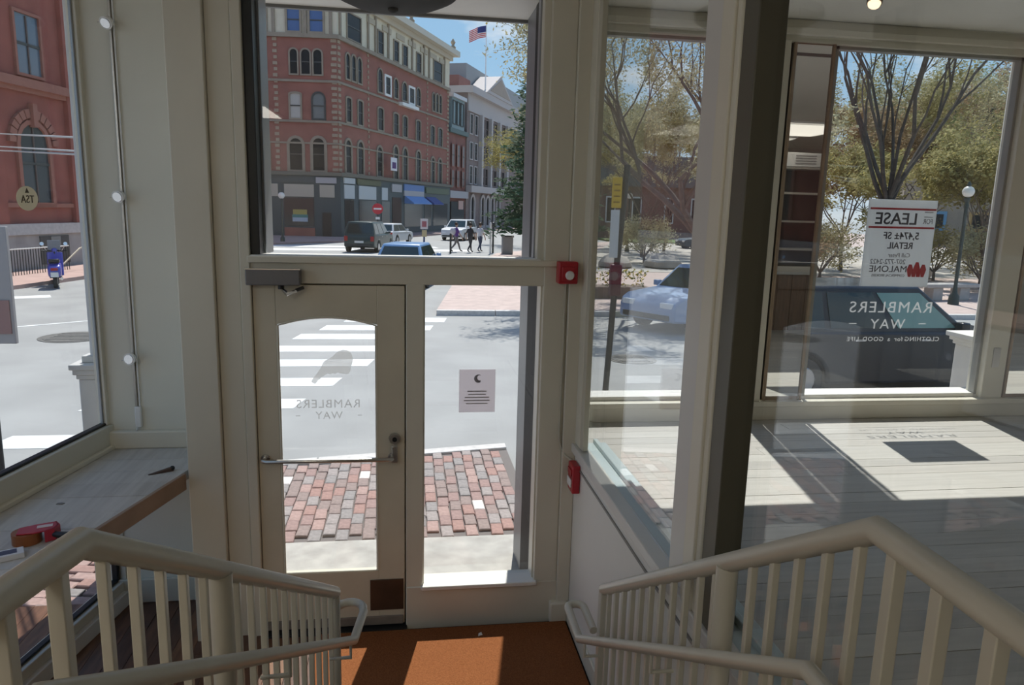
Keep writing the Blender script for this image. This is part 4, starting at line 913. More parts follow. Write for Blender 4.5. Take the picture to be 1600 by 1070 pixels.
def left_building():
    F = Face((-13.0, 30.0), 12.4)
    b = thing('red_building', 'red brick building with an arched window and granite base seen through the left window', 'building', (-13.0, 30.0, GR))
    inv = Matrix.Translation((13.0, -30.0, -GR))
    def B(mb, nm, m, **k): return mb.build(nm, m, b, True, smooth=False, **k)
    br = mat('brick_wall_deep', (.30, .095, .07), .9, var=.14, scale=1.4, detail=12); st = mat('red_sandstone', (.33, .14, .10), .85, var=.08); gr = mat('granite_base', (.34, .33, .32), .85, var=.15, scale=2, detail=8)
    mb = MB(); F.box(mb, -22, 14, 1.2, 15, -14, 0); B(mb, 'brick_wall', br)
    mb = MB(); F.box(mb, -22, 14, GR, 1.2, -14, .12); B(mb, 'granite_base', gr)
    mb = MB(); F.box(mb, -22, 14, 1.2, 1.58, 0, .22); B(mb, 'water_table', mat('granite_pale', (.48, .46, .44), .8, var=.1))
    mb = MB(); F.box(mb, -22, 14, 6.25, 6.55, 0, .3); F.box(mb, -22, 14, 6.1, 6.25, 0, .15); B(mb, 'string_course', st)
    mb = MB(); F.box(mb, -22, 14, 2.15, 2.30, 0, .10); B(mb, 'sill_course', st)
    for q in (-3.4, .75): mb = MB(); F.box(mb, q, q + .7, 1.58, 15, 0, .18); B(mb, 'pilaster', br)
    fm = mat('sash_brown', (.10, .07, .06), .6); gl = mat('old_window_glass', (.05, .06, .065), .15); glb = mat('sky_window_glass', (.12, .16, .20), .1)
    for (a0, a1, z0, z1, ar, pm, o) in ((-1.75, -.35, 2.32, 5.05, 1, gl, .1), (-1.5, -.32, 6.75, 8.75, 0, glb, .1), (-6.6, -5.2, 2.32, 5.05, 1, gl, .1), (-6.3, -5.1, 6.75, 8.75, 0, glb, .1)):
        w = F.window(b, a0, a1, z0, z1, arch=ar, bw=.16 if ar else .1, fm=st, pm=pm, o=o); w.matrix_parent_inverse = inv
        mb = MB(); c = (a0 + a1) / 2; F.box(mb, c - .03, c + .03, z0, z1 - .05, .02, .06); mb.build('mullion', fm, w, smooth=False)
    mb = MB(); F.box(mb, -1.16, -.94, 4.95, 5.75, 0, .22); B(mb, 'keystone', st)
    # brick arch ring over the arched window
    c, zs, r0, r1 = -1.05, 4.35, .92, 1.22
    for i in range(13):
        t0, t1 = PI * i / 13 + .02, PI * (i + 1) / 13 - .02
        pts = [F.p(c + r * math.cos(t), zs + r * math.sin(t), o) for o in (.12, 0) for (r, t) in ((r0, t1), (r0, t0), (r1, t0), (r1, t1))]
        B(MB().hexa(pts), 'voussoir', st)
    mb = MB(); F.box(mb, -1.3, .24, .1, 1.12, .12, .16); B(mb, 'area_door', mat('area_door_dark', (.06, .06, .06), .6))
    mb = MB(); F.box(mb, -.75, -.25, .2, 1.1, .16, .18); B(mb, 'area_panel', mat('area_panel_grey', (.20, .21, .20), .6))
    f = thing('iron_fence', 'low iron fence with a sloping stair rail before the granite base on the left', 'fence', tuple(F.p(-2.5, GR, 1.6)))
    for i in range(24): 
        q = F.p(-4.2 + i * .125, GR, 1.2); MB().cyl(q, q + Vector((0, 0, 1.0)), .014, n=5).build('picket', DARKMETAL, f, True)
    MB().tube([F.p(-4.3, .82, 1.2), F.p(-1.3, .82, 1.2)], .025, 6).build('rail', GREYP, f, True)
    MB().tube([F.p(-2.6, .1, 1.7), F.p(-1.4, .75, 1.7), F.p(-1.2, .78, 1.7)], .03, 6).build('stair_rail', mat('rail_tan', (.45, .38, .28), .5), f, True)
    for (p, e, q) in (((-13.79, 26.44, 4.507), (-1.279, 5.19, 2.92), 'upper'), ((-13.80, 26.39, 4.117), (-1.284, 5.19, 2.82), 'lower'), ((-13.804, 26.37, 3.978), (-1.284, 5.19, 2.81), 'lowest')):
        c = MB().tube([p, e], .013, 6)
        tag(c.build('overhead_wire', mat('wire_grey', (.5, .5, .5), .5)), 'pale overhead wire crossing the red building, %s of the three' % q, 'wire')
left_building()
# ------------------------------------------------------------------ vehicles
TYRE = mat('tyre', (.02, .02, .02), .8); HUB = mat('wheel_hub', (.45, .45, .46), .3, .8); CARGLASS = mat('car_glass', (.02, .035, .035), .06, spec=.7)
TAIL = mat('tail_light', (.35, .02, .02), .2); HEAD = mat('head_light', (.75, .76, .78), .1); PLATE = mat('number_plate', (.7, .7, .68), .5)
def car(label, loc, rz, col, kind='hatch', glass=CARGLASS, pname='car_paint'):
    t = thing('car', label, 'car', (loc[0], loc[1], GR), rz, 'parked and passing cars')
    L, W, Hh, belt, hood = {'hatch': (4.2, 1.74, 1.46, .92, .88), 'suv': (4.9, 1.92, 1.70, 1.04, 1.0), 'van': (4.7, 1.92, 1.74, 1.0, .95), 'sedan': (4.5, 1.78, 1.43, .92, .90)}[kind]
    paint = mat(pname, col, .35, 0, coat=.35)
    h = L / 2; wr = .33; ax = (-h + .82, h - .88)
    prof = [(h - .02, .30), (h, .42), (h - .01, .62), (h - .10, hood - .12), (h - .30, hood - .04), (h - 1.15, hood + .03), (h - 1.30, belt)]
    if kind == 'sedan': prof += [(-h + .95, belt + .02), (-h + .15, belt + .02), (-h + .02, belt - .12)]
    else: prof += [(-h + .10, belt + .02), (-h + .02, belt - .10)]
    prof += [(-h, .60), (-h + .03, .34)]
    for a in ax:
        prof += [(a - wr - .06, .26)] + [(a + (wr + .06) * math.cos(PI - PI * i / 8), .33 + (wr + .06) * math.sin(PI - PI * i / 8)) for i in range(9)] + [(a + wr + .06, .26)]
    mb = MB(); mb.prism(prof, 'y', -W / 2, W / 2)
    mb.v = [(x, y * (1 - .10 * max(0, (abs(x) - h * .72) / (h * .28)) ** 2), z) for x, y, z in mb.v]
    mb.build('body', paint, t, bevel=.05)
    # greenhouse
    rb, rt, ft, fb = {'hatch': (-h + .12, -h + .55, .15, h - 1.25), 'suv': (-h + .08, -h + .42, .30, h - 1.30), 'van': (-h + .06, -h + .28, .35, h - 1.15), 'sedan': (-h + .75, -h + 1.45, .25, h - 1.30)}[kind]
    wb, wt = W / 2 - .06, W / 2 - .25
    P = lambda x, y, z: Vector((x, y, z))
    B = [P(rb, -wb, belt - .03), P(fb, -wb, belt - .03), P(fb, wb, belt - .03), P(rb, wb, belt - .03)]; T = [P(rt, -wt, Hh), P(ft, -wt, Hh), P(ft, wt, Hh), P(rt, wt, Hh)]
    MB().hexa(B + T).build('cabin', paint, t, bevel=.04)
    def lerp2(a, b, c, d, u, v): return (a * (1-u) + b * u) * (1-v) + (d * (1-u) + c * u) * v
    def glassq(a, b, c, d, us, nm, v0=.12, v1=.86, gl=None):
        for k, (u0, u1) in enumerate(us):
            q = [lerp2(a, b, c, d, u0, v0), lerp2(a, b, c, d, u1, v0), lerp2(a, b, c, d, u1, v1), lerp2(a, b, c, d, u0, v1)]
            MB().panel(q, .010).build(nm, (gl[k] if gl else CARGLASS), t, smooth=False)
    us = ((.05, .47), (.50, .95)) if kind in ('hatch', 'sedan') else ((.05, .30), (.33, .63), (.66, .95))
    glassq(B[0], B[1], T[1], T[0], us, 'side_window', gl=[CARGLASS] * (len(us) - 1) + [glass]); glassq(B[2], B[3], T[3], T[2], tuple((1-b, 1-a) for a, b in us), 'side_window')
    glassq(B[1], B[2], T[2], T[1], ((.06, .94),), 'windscreen'); glassq(B[3], B[0], T[0], T[3], ((.07, .93),), 'rear_window', .15, .85)
    for a in ax:
        for s in (-1, 1):
            w = MB().cyl((a, s * (W / 2 - .22), .33), (a, s * (W / 2 - .015), .33), wr, n=24).build('wheel', TYRE, t, bevel=.02)
            MB().cyl((a, s * (W / 2 - .02), .33), (a, s * (W / 2 - .002), .33), wr * .62, wr * .56, 18).build('hub', HUB, w)
    for s in (-1, 1):
        MB().box(-h - .012, -h + .12, s * (W/2 - .20) - .10, s * (W/2 - .20) + .10, .66, belt - .06).build('tail_light', TAIL, t, bevel=.01)
        MB().box(h - .16, h - .005, s * (W/2 - .32) - .17, s * (W/2 - .32) + .17, .60, .73).build('head_light', HEAD, t, bevel=.02)
        MB().box(fb - .30, fb - .16, s * (W/2 + .02) - .07, s * (W/2 + .02) + .09, belt + .02, belt + .15).build('mirror', paint, t, bevel=.02)
    MB().box(-h - .014, -h, -.26, .26, .56, .68).build('number_plate', PLATE, t)
    MB().box(-h - .03, -h + .1, -W/2 + .12, W/2 - .12, .36, .50).build('rear_bumper', mat('bumper_dark', (.04, .045, .045), .6), t, bevel=.02)
    MB().box(h - .1, h + .02, -W/2 + .2, W/2 - .2, .34, .46).build('front_bumper', mat('bumper_dark', (.04, .045, .045), .6), t, bevel=.02)
    for s in (-1, 1):
        for x in (.25, -.85): MB().box(x, x + .16, s * (W/2 + .004) - .008, s * (W/2 + .004) + .008, belt - .13, belt - .10).build('door_handle', HUB, t)
    return t
GG = mat('car_glass_green', (.16, .30, .27), .06, spec=.7)
car('black SUV parked outside the shop window below the lease sign', (7.35, 10.7), R(2), (.010, .011, .016), 'suv', GG, 'paint_black')
car('blue hatchback parked across the street behind the yellow sign pole', (7.15, 16.9), R(212), (.20, .30, .48), 'hatch', CARGLASS, 'paint_blue_grey')
car('dark green van waiting at the crossing, seen through the transom', (-2.2, 44.8), R(78), (.018, .045, .045), 'van', CARGLASS, 'paint_green')
car('bright blue car in front of the dark green van, only its roof showing', (.15, 26.0), R(78), (.16, .30, .52), 'hatch', CARGLASS, 'paint_blue')
car('white car behind the dark green van', (-1.0, 53.5), R(70), (.62, .63, .64), 'hatch', CARGLASS, 'paint_white')
car('white car parked behind the three walking people', (4.4, 62), R(250), (.64, .65, .66), 'suv', CARGLASS, 'paint_white')
car('small dark car far across the plaza beside the thin trees', (22.2, 52.5), R(185), (.03, .045, .06), 'hatch', CARGLASS, 'paint_slate')

# ------------------------------------------------------------------ scooter
def scooter():
    t = thing('scooter', 'blue motor scooter parked at the kerb outside the red building', 'scooter', (-10.65, 24.05, GR), R(112))
    bl = mat('scooter_blue', (.06, .07, .42), .25, coat=.6)
    for x, nm in ((-.62, 'rear_wheel'), (.62, 'front_wheel')):
        w = MB(); w.cyl((x, -.055, .24), (x, .055, .24), .24, n=22); o = w.build(nm, TYRE, t, bevel=.02)
        MB().cyl((x, -.06, .24), (x, .06, .24), .13, n=16).build('hub', HUB, o)
    MB().prism([(-.95, .50), (-.85, .36), (-.45, .30), (-.20, .34), (-.12, .62), (-.15, .74), (-.70, .76), (-.93, .66)], 'y', -.17, .17).build('rear_body', bl, t, bevel=.06)
    MB().box(-.25, .40, -.16, .16, .26, .34).build('footboard', BLACK, t, bevel=.02)
    MB().prism([(.34, .30), (.44, .28), (.52, .60), (.44, 1.0), (.36, 1.02), (.42, .60)], 'y', -.21, .21).build('leg_shield', bl, t, bevel=.03)
    MB().prism([(.38, .40), (.64, .50), (.88, .36), (.90, .30), (.66, .42), (.40, .32)], 'y', -.08, .08).build('mudguard', bl, t, bevel=.02)
    MB().prism([(-.78, .76), (-.10, .74), (-.12, .82), (-.50, .86), (-.80, .88)], 'y', -.14, .14).build('seat', BLACK, t, bevel=.03)
    MB().tube([(.62, 0, .24), (.46, 0, .75), (.38, 0, 1.04)], .035, 10).build('steering_column', DARKMETAL, t)
    MB().tube([(.28, -.34, 1.06), (.38, -.15, 1.05), (.38, .15, 1.05), (.28, .34, 1.06)], .018, 8).build('handlebar', DARKMETAL, t)
    MB().ball((.44, 0, 1.06), .10, 12).build('headlamp', bl, t)
    MB().prism([(.40, 1.08), (.43, 1.08), (.34, 1.38), (.31, 1.38)], 'y', -.17, .17).build('windscreen', mat('screen_smoke', (.25, .27, .3), .1), t, bevel=.01)
    for s in (-1, 1):
        m = MB().tube([(.34, s * .2, 1.06), (.30, s * .30, 1.25)], .008, 6).build('mirror_stalk', CHROME, t)
        MB().cyl((.31, s * .31, 1.27), (.285, s * .31, 1.275), .055, n=14).build('mirror', CHROME, m)
    MB().box(-.965, -.94, -.09, .09, .55, .63).build('tail_light', TAIL, t, bevel=.01); MB().box(-.985, -.97, -.1, .1, .36, .50).build('number_plate', PLATE, t)
    MB().tube([(-.1, -.14, .28), (-.85, -.17, .30)], [.03, .045], 10).build('exhaust', CHROME, t)
scooter()

# ------------------------------------------------------------------ people
SKIN = mat('skin', (.48, .30, .22), .6)
def person(label, loc, rz, shirt, trousers, hair, stride=.22, bag=None, carry=None):
    # facing +x; one skinned body
    t = thing('person', label, 'person', (loc[0], loc[1], GR if len(loc) < 3 else loc[2]), rz, 'people crossing the street')
    J = {}; E = []; RD = {}
    def v(n, x, y, z, r, par=None):
        J[n] = (x, y, z); RD[n] = r
        if par: E.append((par, n))
    v('pel', 0, 0, .94, .135); v('waist', 0, 0, 1.10, .120, 'pel'); v('chest', .01, 0, 1.30, .145, 'waist'); v('neck0', 0, 0, 1.46, .075, 'chest'); v('neck', .01, 0, 1.53, .055, 'neck0')
    v('head0', .02, 0, 1.60, .080, 'neck'); v('head', .025, 0, 1.68, .092, 'head0'); v('crown', .015, 0, 1.76, .060, 'head')
    for s, nm in ((1, 'L'), (-1, 'R')):
        k = s * stride
        v('hip' + nm, 0, s * .10, .90, .105, 'pel'); v('knee' + nm, .04 + k * .55, s * .105, .50, .068, 'hip' + nm)
        v('ank' + nm, k * 1.15 - (.10 if k < 0 else 0), s * .10, .10 + (.06 if k < 0 else 0), .042, 'knee' + nm); v('toe' + nm, k * 1.15 + .16 - (.10 if k < 0 else 0), s * .11, .04, .038, 'ank' + nm)
        v('sh' + nm, 0, s * .175, 1.40, .068, 'chest'); v('elb' + nm, -k * .5 - .02, s * .235, 1.13, .046, 'sh' + nm); v('wr' + nm, -k * .95 + .06, s * .23, .90, .030, 'elb' + nm); v('pm' + nm, -k * 1.0 + .08, s * .225, .83, .032, 'wr' + nm)
        for q, (dx, ln) in enumerate(((-.026, .075), (-.009, .088), (.009, .084), (.026, .068))):
            b = J['pm' + nm]; v('f%d%s' % (q, nm), b[0] + dx, b[1], b[2] - .05, .009, 'pm' + nm); v('g%d%s' % (q, nm), b[0] + dx + .012, b[1] - s * .012, b[2] - ln - .03, .008, 'f%d%s' % (q, nm))
        b = J['wr' + nm]; v('th' + nm, b[0] + .045, b[1] - s * .01, b[2] - .075, .010, 'wr' + nm)
    names = list(J); idx = {n: i for i, n in enumerate(names)}
    me = bpy.data.meshes.new('body_src'); me.from_pydata([J[n] for n in names], [(idx[a], idx[b]) for a, b in E], [])
    o = bpy.data.objects.new('body_src', me); COL.objects.link(o)
    sk = o.modifiers.new('skin', 'SKIN'); sd = me.skin_vertices[0].data
    for n in names: sd[idx[n]].radius = (RD[n], RD[n] * (1.15 if n in ('chest', 'waist', 'pel') else 1.0)); sd[idx[n]].use_root = (n == 'pel')
    ss = o.modifiers.new('sub', 'SUBSURF'); ss.levels = 1
    dg = bpy.context.evaluated_depsgraph_get(); m2 = bpy.data.meshes.new_from_object(o.evaluated_get(dg)); bpy.data.objects.remove(o)
    m2.materials.clear()
    for m in (SKIN, shirt, trousers, mat('shoe_dark', (.04, .035, .03), .6)): m2.materials.append(m)
    for f in m2.polygons:
        c = f.center; f.use_smooth = True
        f.material_index = 3 if c.z < .12 else 2 if c.z < .97 and abs(c.y) < .20 else 1 if (c.z < 1.49 and not (abs(c.y) > .17 and c.z < 1.16)) else 0
    b = bpy.data.objects.new('body', m2); COL.objects.link(b); b.parent = t
    hm = MB(); hm.ball((.0, 0, 1.705), .112, 14, 1.05); hm.v = [(x if x < .045 else .045 + (x - .045) * .3, y, max(z, 1.62)) for x, y, z in hm.v]; hm.build('hair', hair, t)
    fm = MB()
    for s in (-1, 1): fm.ball((.112, s * .032, 1.685), .010, 8)
    fm.build('eyes', BLACK, t); MB().ball((.122, 0, 1.655), .016, 8).build('nose', SKIN, t); MB().box(.108, .116, -.022, .022, 1.612, 1.620).build('mouth', mat('lips', (.35, .14, .12), .6), t)
    if bag is not None: MB().ball((-.20, .02, 1.27), .20, 14, 1.15).build('backpack', bag, t)
    return t
hb = mat('hair_brown', (.06, .035, .02), .6); hd = mat('hair_dark', (.02, .016, .013), .6)
person('person in a purple top with a pale backpack walking across the street', (3.0, 45.0), R(15), mat('cloth_purple', (.14, .05, .26), .8), mat('cloth_greybrown', (.20, .18, .17), .8), hb, .26, bag=mat('bag_pale', (.62, .58, .60), .7))
person('person in dark clothes walking between the purple top and the white shirt', (3.82, 44.6), R(40), mat('cloth_black', (.03, .03, .035), .8), mat('cloth_charcoal', (.05, .05, .055), .8), hd, .18)
person('person in a white shirt and dark jeans walking, rightmost of the three', (4.5, 45.4), R(40), mat('cloth_white', (.68, .68, .70), .8), mat('cloth_denim', (.05, .07, .12), .8), hb, .16)

# ------------------------------------------------------------------ street furniture
def furniture():
    pm = mat('pole_dark', (.05, .055, .055), .5, .4)
    t = thing('sign_pole', 'dark street pole with a yellow and a white sign outside the shop window', 'sign pole', (2.98, 10.2, GR), R(0))
    MB().tube([(-.06, 0, 0), (.02, 0, 2.0), (.10, 0, 3.35)], .045, 12).build('pole', pm, t)
    MB().box(-.125, .015, -.075, -.06, 2.75, 3.17).build('yellow_sign', mat('sign_yellow', (.58, .38, .03), .5), t, bevel=.003)
    for i in range(4): MB().box(-.10, -.01, -.078, -.074, 2.82 + i * .08, 2.84 + i * .08).build('sign_print', mat('sign_print_brown', (.25, .14, .02), .6), t)
    MB().box(-.125, .0, -.075, -.06, 2.05, 2.72).build('white_sign', mat('sign_white', (.55, .58, .60), .5), t, bevel=.003)
    MB().box(-.075, .085, -.06, .06, 1.50, 1.95).build('post_box', mat('post_box_plum', (.09, .03, .04), .5), t, bevel=.02)
    t = thing('no_entry_sign', 'round red no entry sign with a white bar on a post before the shopfronts', 'road sign', (-2.25, 58.6, GR))
    MB().cyl((0, .06, 0), (0, .06, 2.9), .045, n=10).build('post', pm, t)
    MB().cyl((0, .02, 2.42), (0, -.02, 2.42), .42, n=28).build('disc', mat('sign_red_disc', (.55, .03, .05), .5), t); MB().box(-.30, .30, -.03, -.02, 2.36, 2.48).build('bar', WHITE, t)
    MB().box(-.16, .16, -.02, .02, 1.60, 1.80).build('plate', WHITE, t)
    t = thing('parking_sign', 'small white and tan parking sign on a blue post beside the bright blue car', 'road sign', (.92, 39.6, GR))
    MB().cyl((0, .04, 0), (0, .04, 2.0), .05, n=10).build('post', mat('post_blue', (.03, .06, .16), .5), t)
    s = MB().box(-.20, .20, -.02, .02, 1.50, 2.05).build('plate', mat('sign_cream', (.60, .54, .54), .6), t, bevel=.01); MB().box(-.12, .12, -.03, -.02, 1.62, 1.92).build('symbol', mat('symbol_red', (.35, .10, .12), .6), s)
    MB().box(-.12, .14, -.02, .02, 1.10, 1.46).build('lower_plate', mat('sign_tan', (.50, .40, .22), .6), t, bevel=.01)
    t = thing('litter_bin', 'grey square litter bin on the pavement at the right of the transom', 'litter bin', (5.75, 42.0, GW))
    g = mat('bin_grey', (.30, .30, .29), .6)
    MB().box(-.30, .30, -.30, .30, 0, .95).build('case', g, t, bevel=.03); MB().box(-.34, .34, -.34, .34, .95, 1.08).build('lid', g, t, bevel=.03); MB().box(-.2, .2, -.345, -.33, .98, 1.05).build('slot', BLACK, t)
    # posts beside the people
    for (x, y, h, lab) in ((4.95, 43.6, 1.75, 'pale slim post right of the white-shirted person'), (5.2, 44.4, 1.7, 'dark slim meter post right of the white-shirted person'), (2.55, 43.2, 1.1, 'dark low bollard beside the purple-topped person')):
        t = thing('street_post', lab, 'post', (x, y, GR), 0, 'street posts')
        m = WHITEP if 'pale' in lab else pm
        MB().cyl((0, 0, 0), (0, 0, h), .06, n=10).build('shaft', m, t); MB().ball((0, 0, h), .12 if 'meter' in lab else .07, 10, 1.5).build('head', m, t)
    def lamp(label, x, y, zg, h, r=.18):
        t = thing('street_lamp', label, 'street lamp', (x, y, zg), 0, 'globe street lamps')
        MB().lathe([(.16, 0), (.15, .25), (.08, .35), (.055, .6), (.05, h - .5), (.07, h - .42), (.05, h - .3), (.09, h - .22), (.09, h - .18)], 12).build('post', mat('lamp_green', (.04, .055, .05), .5, .3), t)
        MB().ball((0, 0, h), r, 16).build('globe', mat('lamp_globe', (.82, .82, .78), .35, trans=.3), t); MB().lathe([(.05, r * .9), (.06, r + .05), (.01, r + .14)], 10, (0, 0, h)).build('cap', mat('lamp_green', (0, 0, 0)), t)
    lamp('globe street lamp in front of the dark corner shopfronts', -8.3, 51.3, GW, 3.05, .22)
    lamp('globe street lamp at the right among the plaza trees', 16.9, 20.4, GW, 3.45, .17)
    lamp('globe street lamp far across the plaza behind the yellow sign', 14.3, 46.5, GW, 3.6, .19)
    # bench, boulders, planter
    t = thing('stone_bench', 'grey stone bench on the plaza to the right of the lease sign', 'bench', (17.6, 21.6, GW), R(8))
    gr = mat('bench_stone', (.40, .38, .36), .8, var=.1)
    MB().box(-1.1, 1.1, -.28, .28, .42, .54).build('slab', gr, t, bevel=.02)
    for x in (-.55, .55): MB().box(x - .2, x + .2, -.2, .2, 0, .42).build('support', gr, t, bevel=.02)
    rk = mat('boulder', (.40, .36, .31), .9, var=.2, scale=2, bump=.4)
    rr = random.Random(5)
    for (x, y, s, lab) in ((9.6, 33, .8, 'low brown boulder on the plaza left of the thin trees'), (12.0, 33.2, .9, 'low brown boulder on the plaza right of the thin trees'), (8.2, 34, .55, 'small brown boulder near the yellow sign pole'), (13.8, 31, .7, 'brown boulder on the plaza left of the lease sign'), (22.5, 30, .9, 'brown boulder on the plaza right of the lease sign')):
        mb = MB(); mb.ball((0, 0, 0), s, 14, .55); mb.v = [(a + rr.uniform(-.09, .09) * s, b + rr.uniform(-.09, .09) * s, max(-.02, c * (1 + rr.uniform(-.15, .15)) + .22 * s)) for a, b, c in mb.v]
        o = mb.build('boulder', rk); o.location = (x, y, GW); tag(o, lab, 'boulder', 'plaza boulders')
    t = thing('flower_bed', 'low planter with yellow flowers behind the blue hatchback', 'planter', (6.2, 21.5, GW))
    MB().box(-1.3, 1.1, -.4, .4, 0, .35).build('planter', mat('planter_brown', (.17, .12, .10), .8), t, bevel=.02)
    mb = MB(); mb2 = MB()
    for i in range(350):
        x, y, z = rr.uniform(-1.2, 1.0), rr.uniform(-.35, .35), rr.uniform(.35, .85); s = .05
        q = [(x + rr.uniform(-s, s), y + rr.uniform(-s, s), z + rr.uniform(-s, s)) for _ in range(4)]; (mb if i % 3 else mb2).add(q, [(0, 1, 2), (0, 2, 3)])
    mb.build('foliage', mat('bed_green', (.16, .22, .06), .8), t, smooth=False, kind='stuff'); mb2.build('blossoms', mat('bed_yellow', (.75, .55, .05), .7), t, smooth=False, kind='stuff')
    # houses beyond the plaza
    h = thing('brick_house', 'low brown brick building with pale windows beyond the plaza trees', 'building', (27, 72, GR))
    bw = mat('house_brick', (.20, .12, .095), .9, var=.1)
    MB().box(-9, 8, 0, 10, 0, 5.2).build('wall', bw, h); MB().prism([(-9.5, 5.2), (8.5, 5.2), (6.5, 8.2), (-7.5, 8.2)], 'y', -.5, 10.5).build('roof', mat('house_roof', (.13, .13, .13), .8), h)
    for x in (-7.3, -4.6, -1.2, 1.6, 4.4):
        w = MB().box(x, x + 1.0, -.08, .02, 1.6, 4.2).build('window', mat('house_window_frame', (.6, .6, .58), .6), h); MB().box(x + .12, x + .88, -.10, -.07, 1.75, 4.05).build('pane', DGLASS, w)
    b = thing('tan_building', 'tan building with blue panels behind the trees at the far right', 'building', (66, 64, GR), R(-30))
    tn = mat('tan_wall', (.30, .25, .19), .85, var=.1); bp = mat('blue_panel', (.12, .28, .42), .6); og = mat('ochre_panel', (.45, .28, .10), .7)
    MB().box(-16, 16, 0, 14, 0, 15).build('wall', tn, b)
    for r_ in range(4):
        for c_ in range(7):
            x = -14 + c_ * 4.2; z = 1.6 + r_ * 3.5
            w = MB().box(x, x + 2.2, -.15, .05, z, z + 2.0).build('window', (bp, og, tn, bp)[(r_ * 3 + c_) % 4], b); MB().box(x + .3, x + 1.9, -.2, -.14, z + .3, z + 1.7).build('pane', DGLASS, w)
    b = thing('grey_building', 'plain grey building far behind the brown brick house', 'building', (6, 150, GR))
    MB().box(20, 70, 0, 14, 0, 9).build('wall', mat('far_grey', (.33, .31, .29), .9), b)
    for c_ in range(10): MB().box(22 + c_ * 4.8, 24.5 + c_ * 4.8, -.1, .05, 4.5, 7).build('window', DGLASS, b)
furniture()

# ------------------------------------------------------------------ trees
BARK = mat('bark', (.085, .068, .055), .9, var=.25, scale=6); BARK2 = mat('bark_pale', (.15, .12, .10), .9, var=.25, scale=6)
def leafmat(n, c): return mat(n, c, .8, var=.25, scale=.6, trans=.45)
def tree(label, x, y, h, seed, lm, bark=BARK, trunk_r=.2, fork=.3, nleaf=2600, leaf=.07, spread=.55, lean=(0, 0), name='plaza_tree', group='plaza trees', limbs=5, levels=4, clear=0.0, limb_r=.5):
    rr = random.Random(seed); t = thing(name, label, 'tree', (x, y, GW), 0, group)
    tb = MB(); bb = MB(); tips = []
    def seg(mb, p, d, L, r0, r1, n, wig=.10, k=4):
        pts = [p]; q = p.copy(); dd = d.copy()
        for i in range(k):
            dd = (dd + Vector((rr.gauss(0, wig), rr.gauss(0, wig), rr.gauss(0, wig * .6)))).normalized(); q = q + dd * (L / k); pts.append(q.copy())
        mb.tube(pts, [r0 + (r1 - r0) * i / k for i in range(k + 1)], n, caps=False); return pts, dd
    def grow(p, d, L, r, lv):
        pts, dd = seg(bb, p, d, L, r, r * .55, 6 if lv > 1 else 4, .13, 4 if lv > 1 else 3)
        if lv <= 1:
            tips.extend(pts[1:]); return
        nb = 3 if lv > 2 else 4
        for i in range(nb):
            q = pts[rr.randint(max(1, len(pts) - 3), len(pts) - 1)] if i else pts[-1]
            ax = Vector((rr.gauss(0, 1), rr.gauss(0, 1), rr.gauss(0, .6))).normalized(); nd = (dd + ax * spread + Vector((0, 0, .10))).normalized()
            grow(q, nd, L * rr.uniform(.58, .78), r * rr.uniform(.42, .55), lv - 1)
        if lv == 2: tips.extend(pts[2:])
    top, d0 = seg(tb, Vector((0, 0, -.05)), Vector((lean[0] * .3, lean[1] * .3, 1)).normalized(), h * fork + .05, trunk_r, trunk_r * .75, 12, .03, 5)
    for i in range(limbs):
        a = 2 * PI * i / limbs + rr.uniform(-.3, .3); d = Vector((math.cos(a) * spread * 1.1 + lean[0], math.sin(a) * spread * 1.1 + lean[1], 1.0)).normalized()
        grow(top[-1] - Vector((0, 0, rr.uniform(0, .12) * h * fork)), d, h * .34, trunk_r * rr.uniform(.8, 1.16) * limb_r, levels)
    tb.build('trunk', bark, t); bb.build('branches', bark, t, kind='stuff')
    if nleaf:
        lf = MB()
        for i in range(nleaf):
            p = rr.choice(tips) + Vector((rr.gauss(0, .16), rr.gauss(0, .16), rr.gauss(0, .14)))
            if p.z < clear: continue
            s = leaf * rr.uniform(.6, 1.5); u = Vector((rr.gauss(0, 1), rr.gauss(0, 1), rr.gauss(0, 1))).normalized(); w = u.orthogonal().normalized(); 
            lf.add([p - u * s, p + w * s * .55, p + u * s, p - w * s * .55], [(0, 1, 2, 3)])
        lf.build('leaves', lm, t, smooth=False, kind='stuff')
    return t
YG = leafmat('leaf_yellow_green', (.40, .35, .13)); PG = leafmat('leaf_pale', (.48, .44, .26)); BR = leafmat('leaf_bronze', (.38, .26, .13)); DG = leafmat('leaf_green', (.22, .27, .09))
tree('big forked plaza tree with bare spreading limbs behind the lease sign', 13.4, 18.9, 11.5, 11, YG, BARK, .25, .27, 24000, .044, .42, limbs=9, levels=5, limb_r=.27)
tree('leaning tree with a thick diagonal limb left of the partition post', 8.55, 19.9, 9.5, 4, PG, BARK2, .20, .20, 30000, .048, .55, lean=(-.55, 0), limbs=4, levels=5)
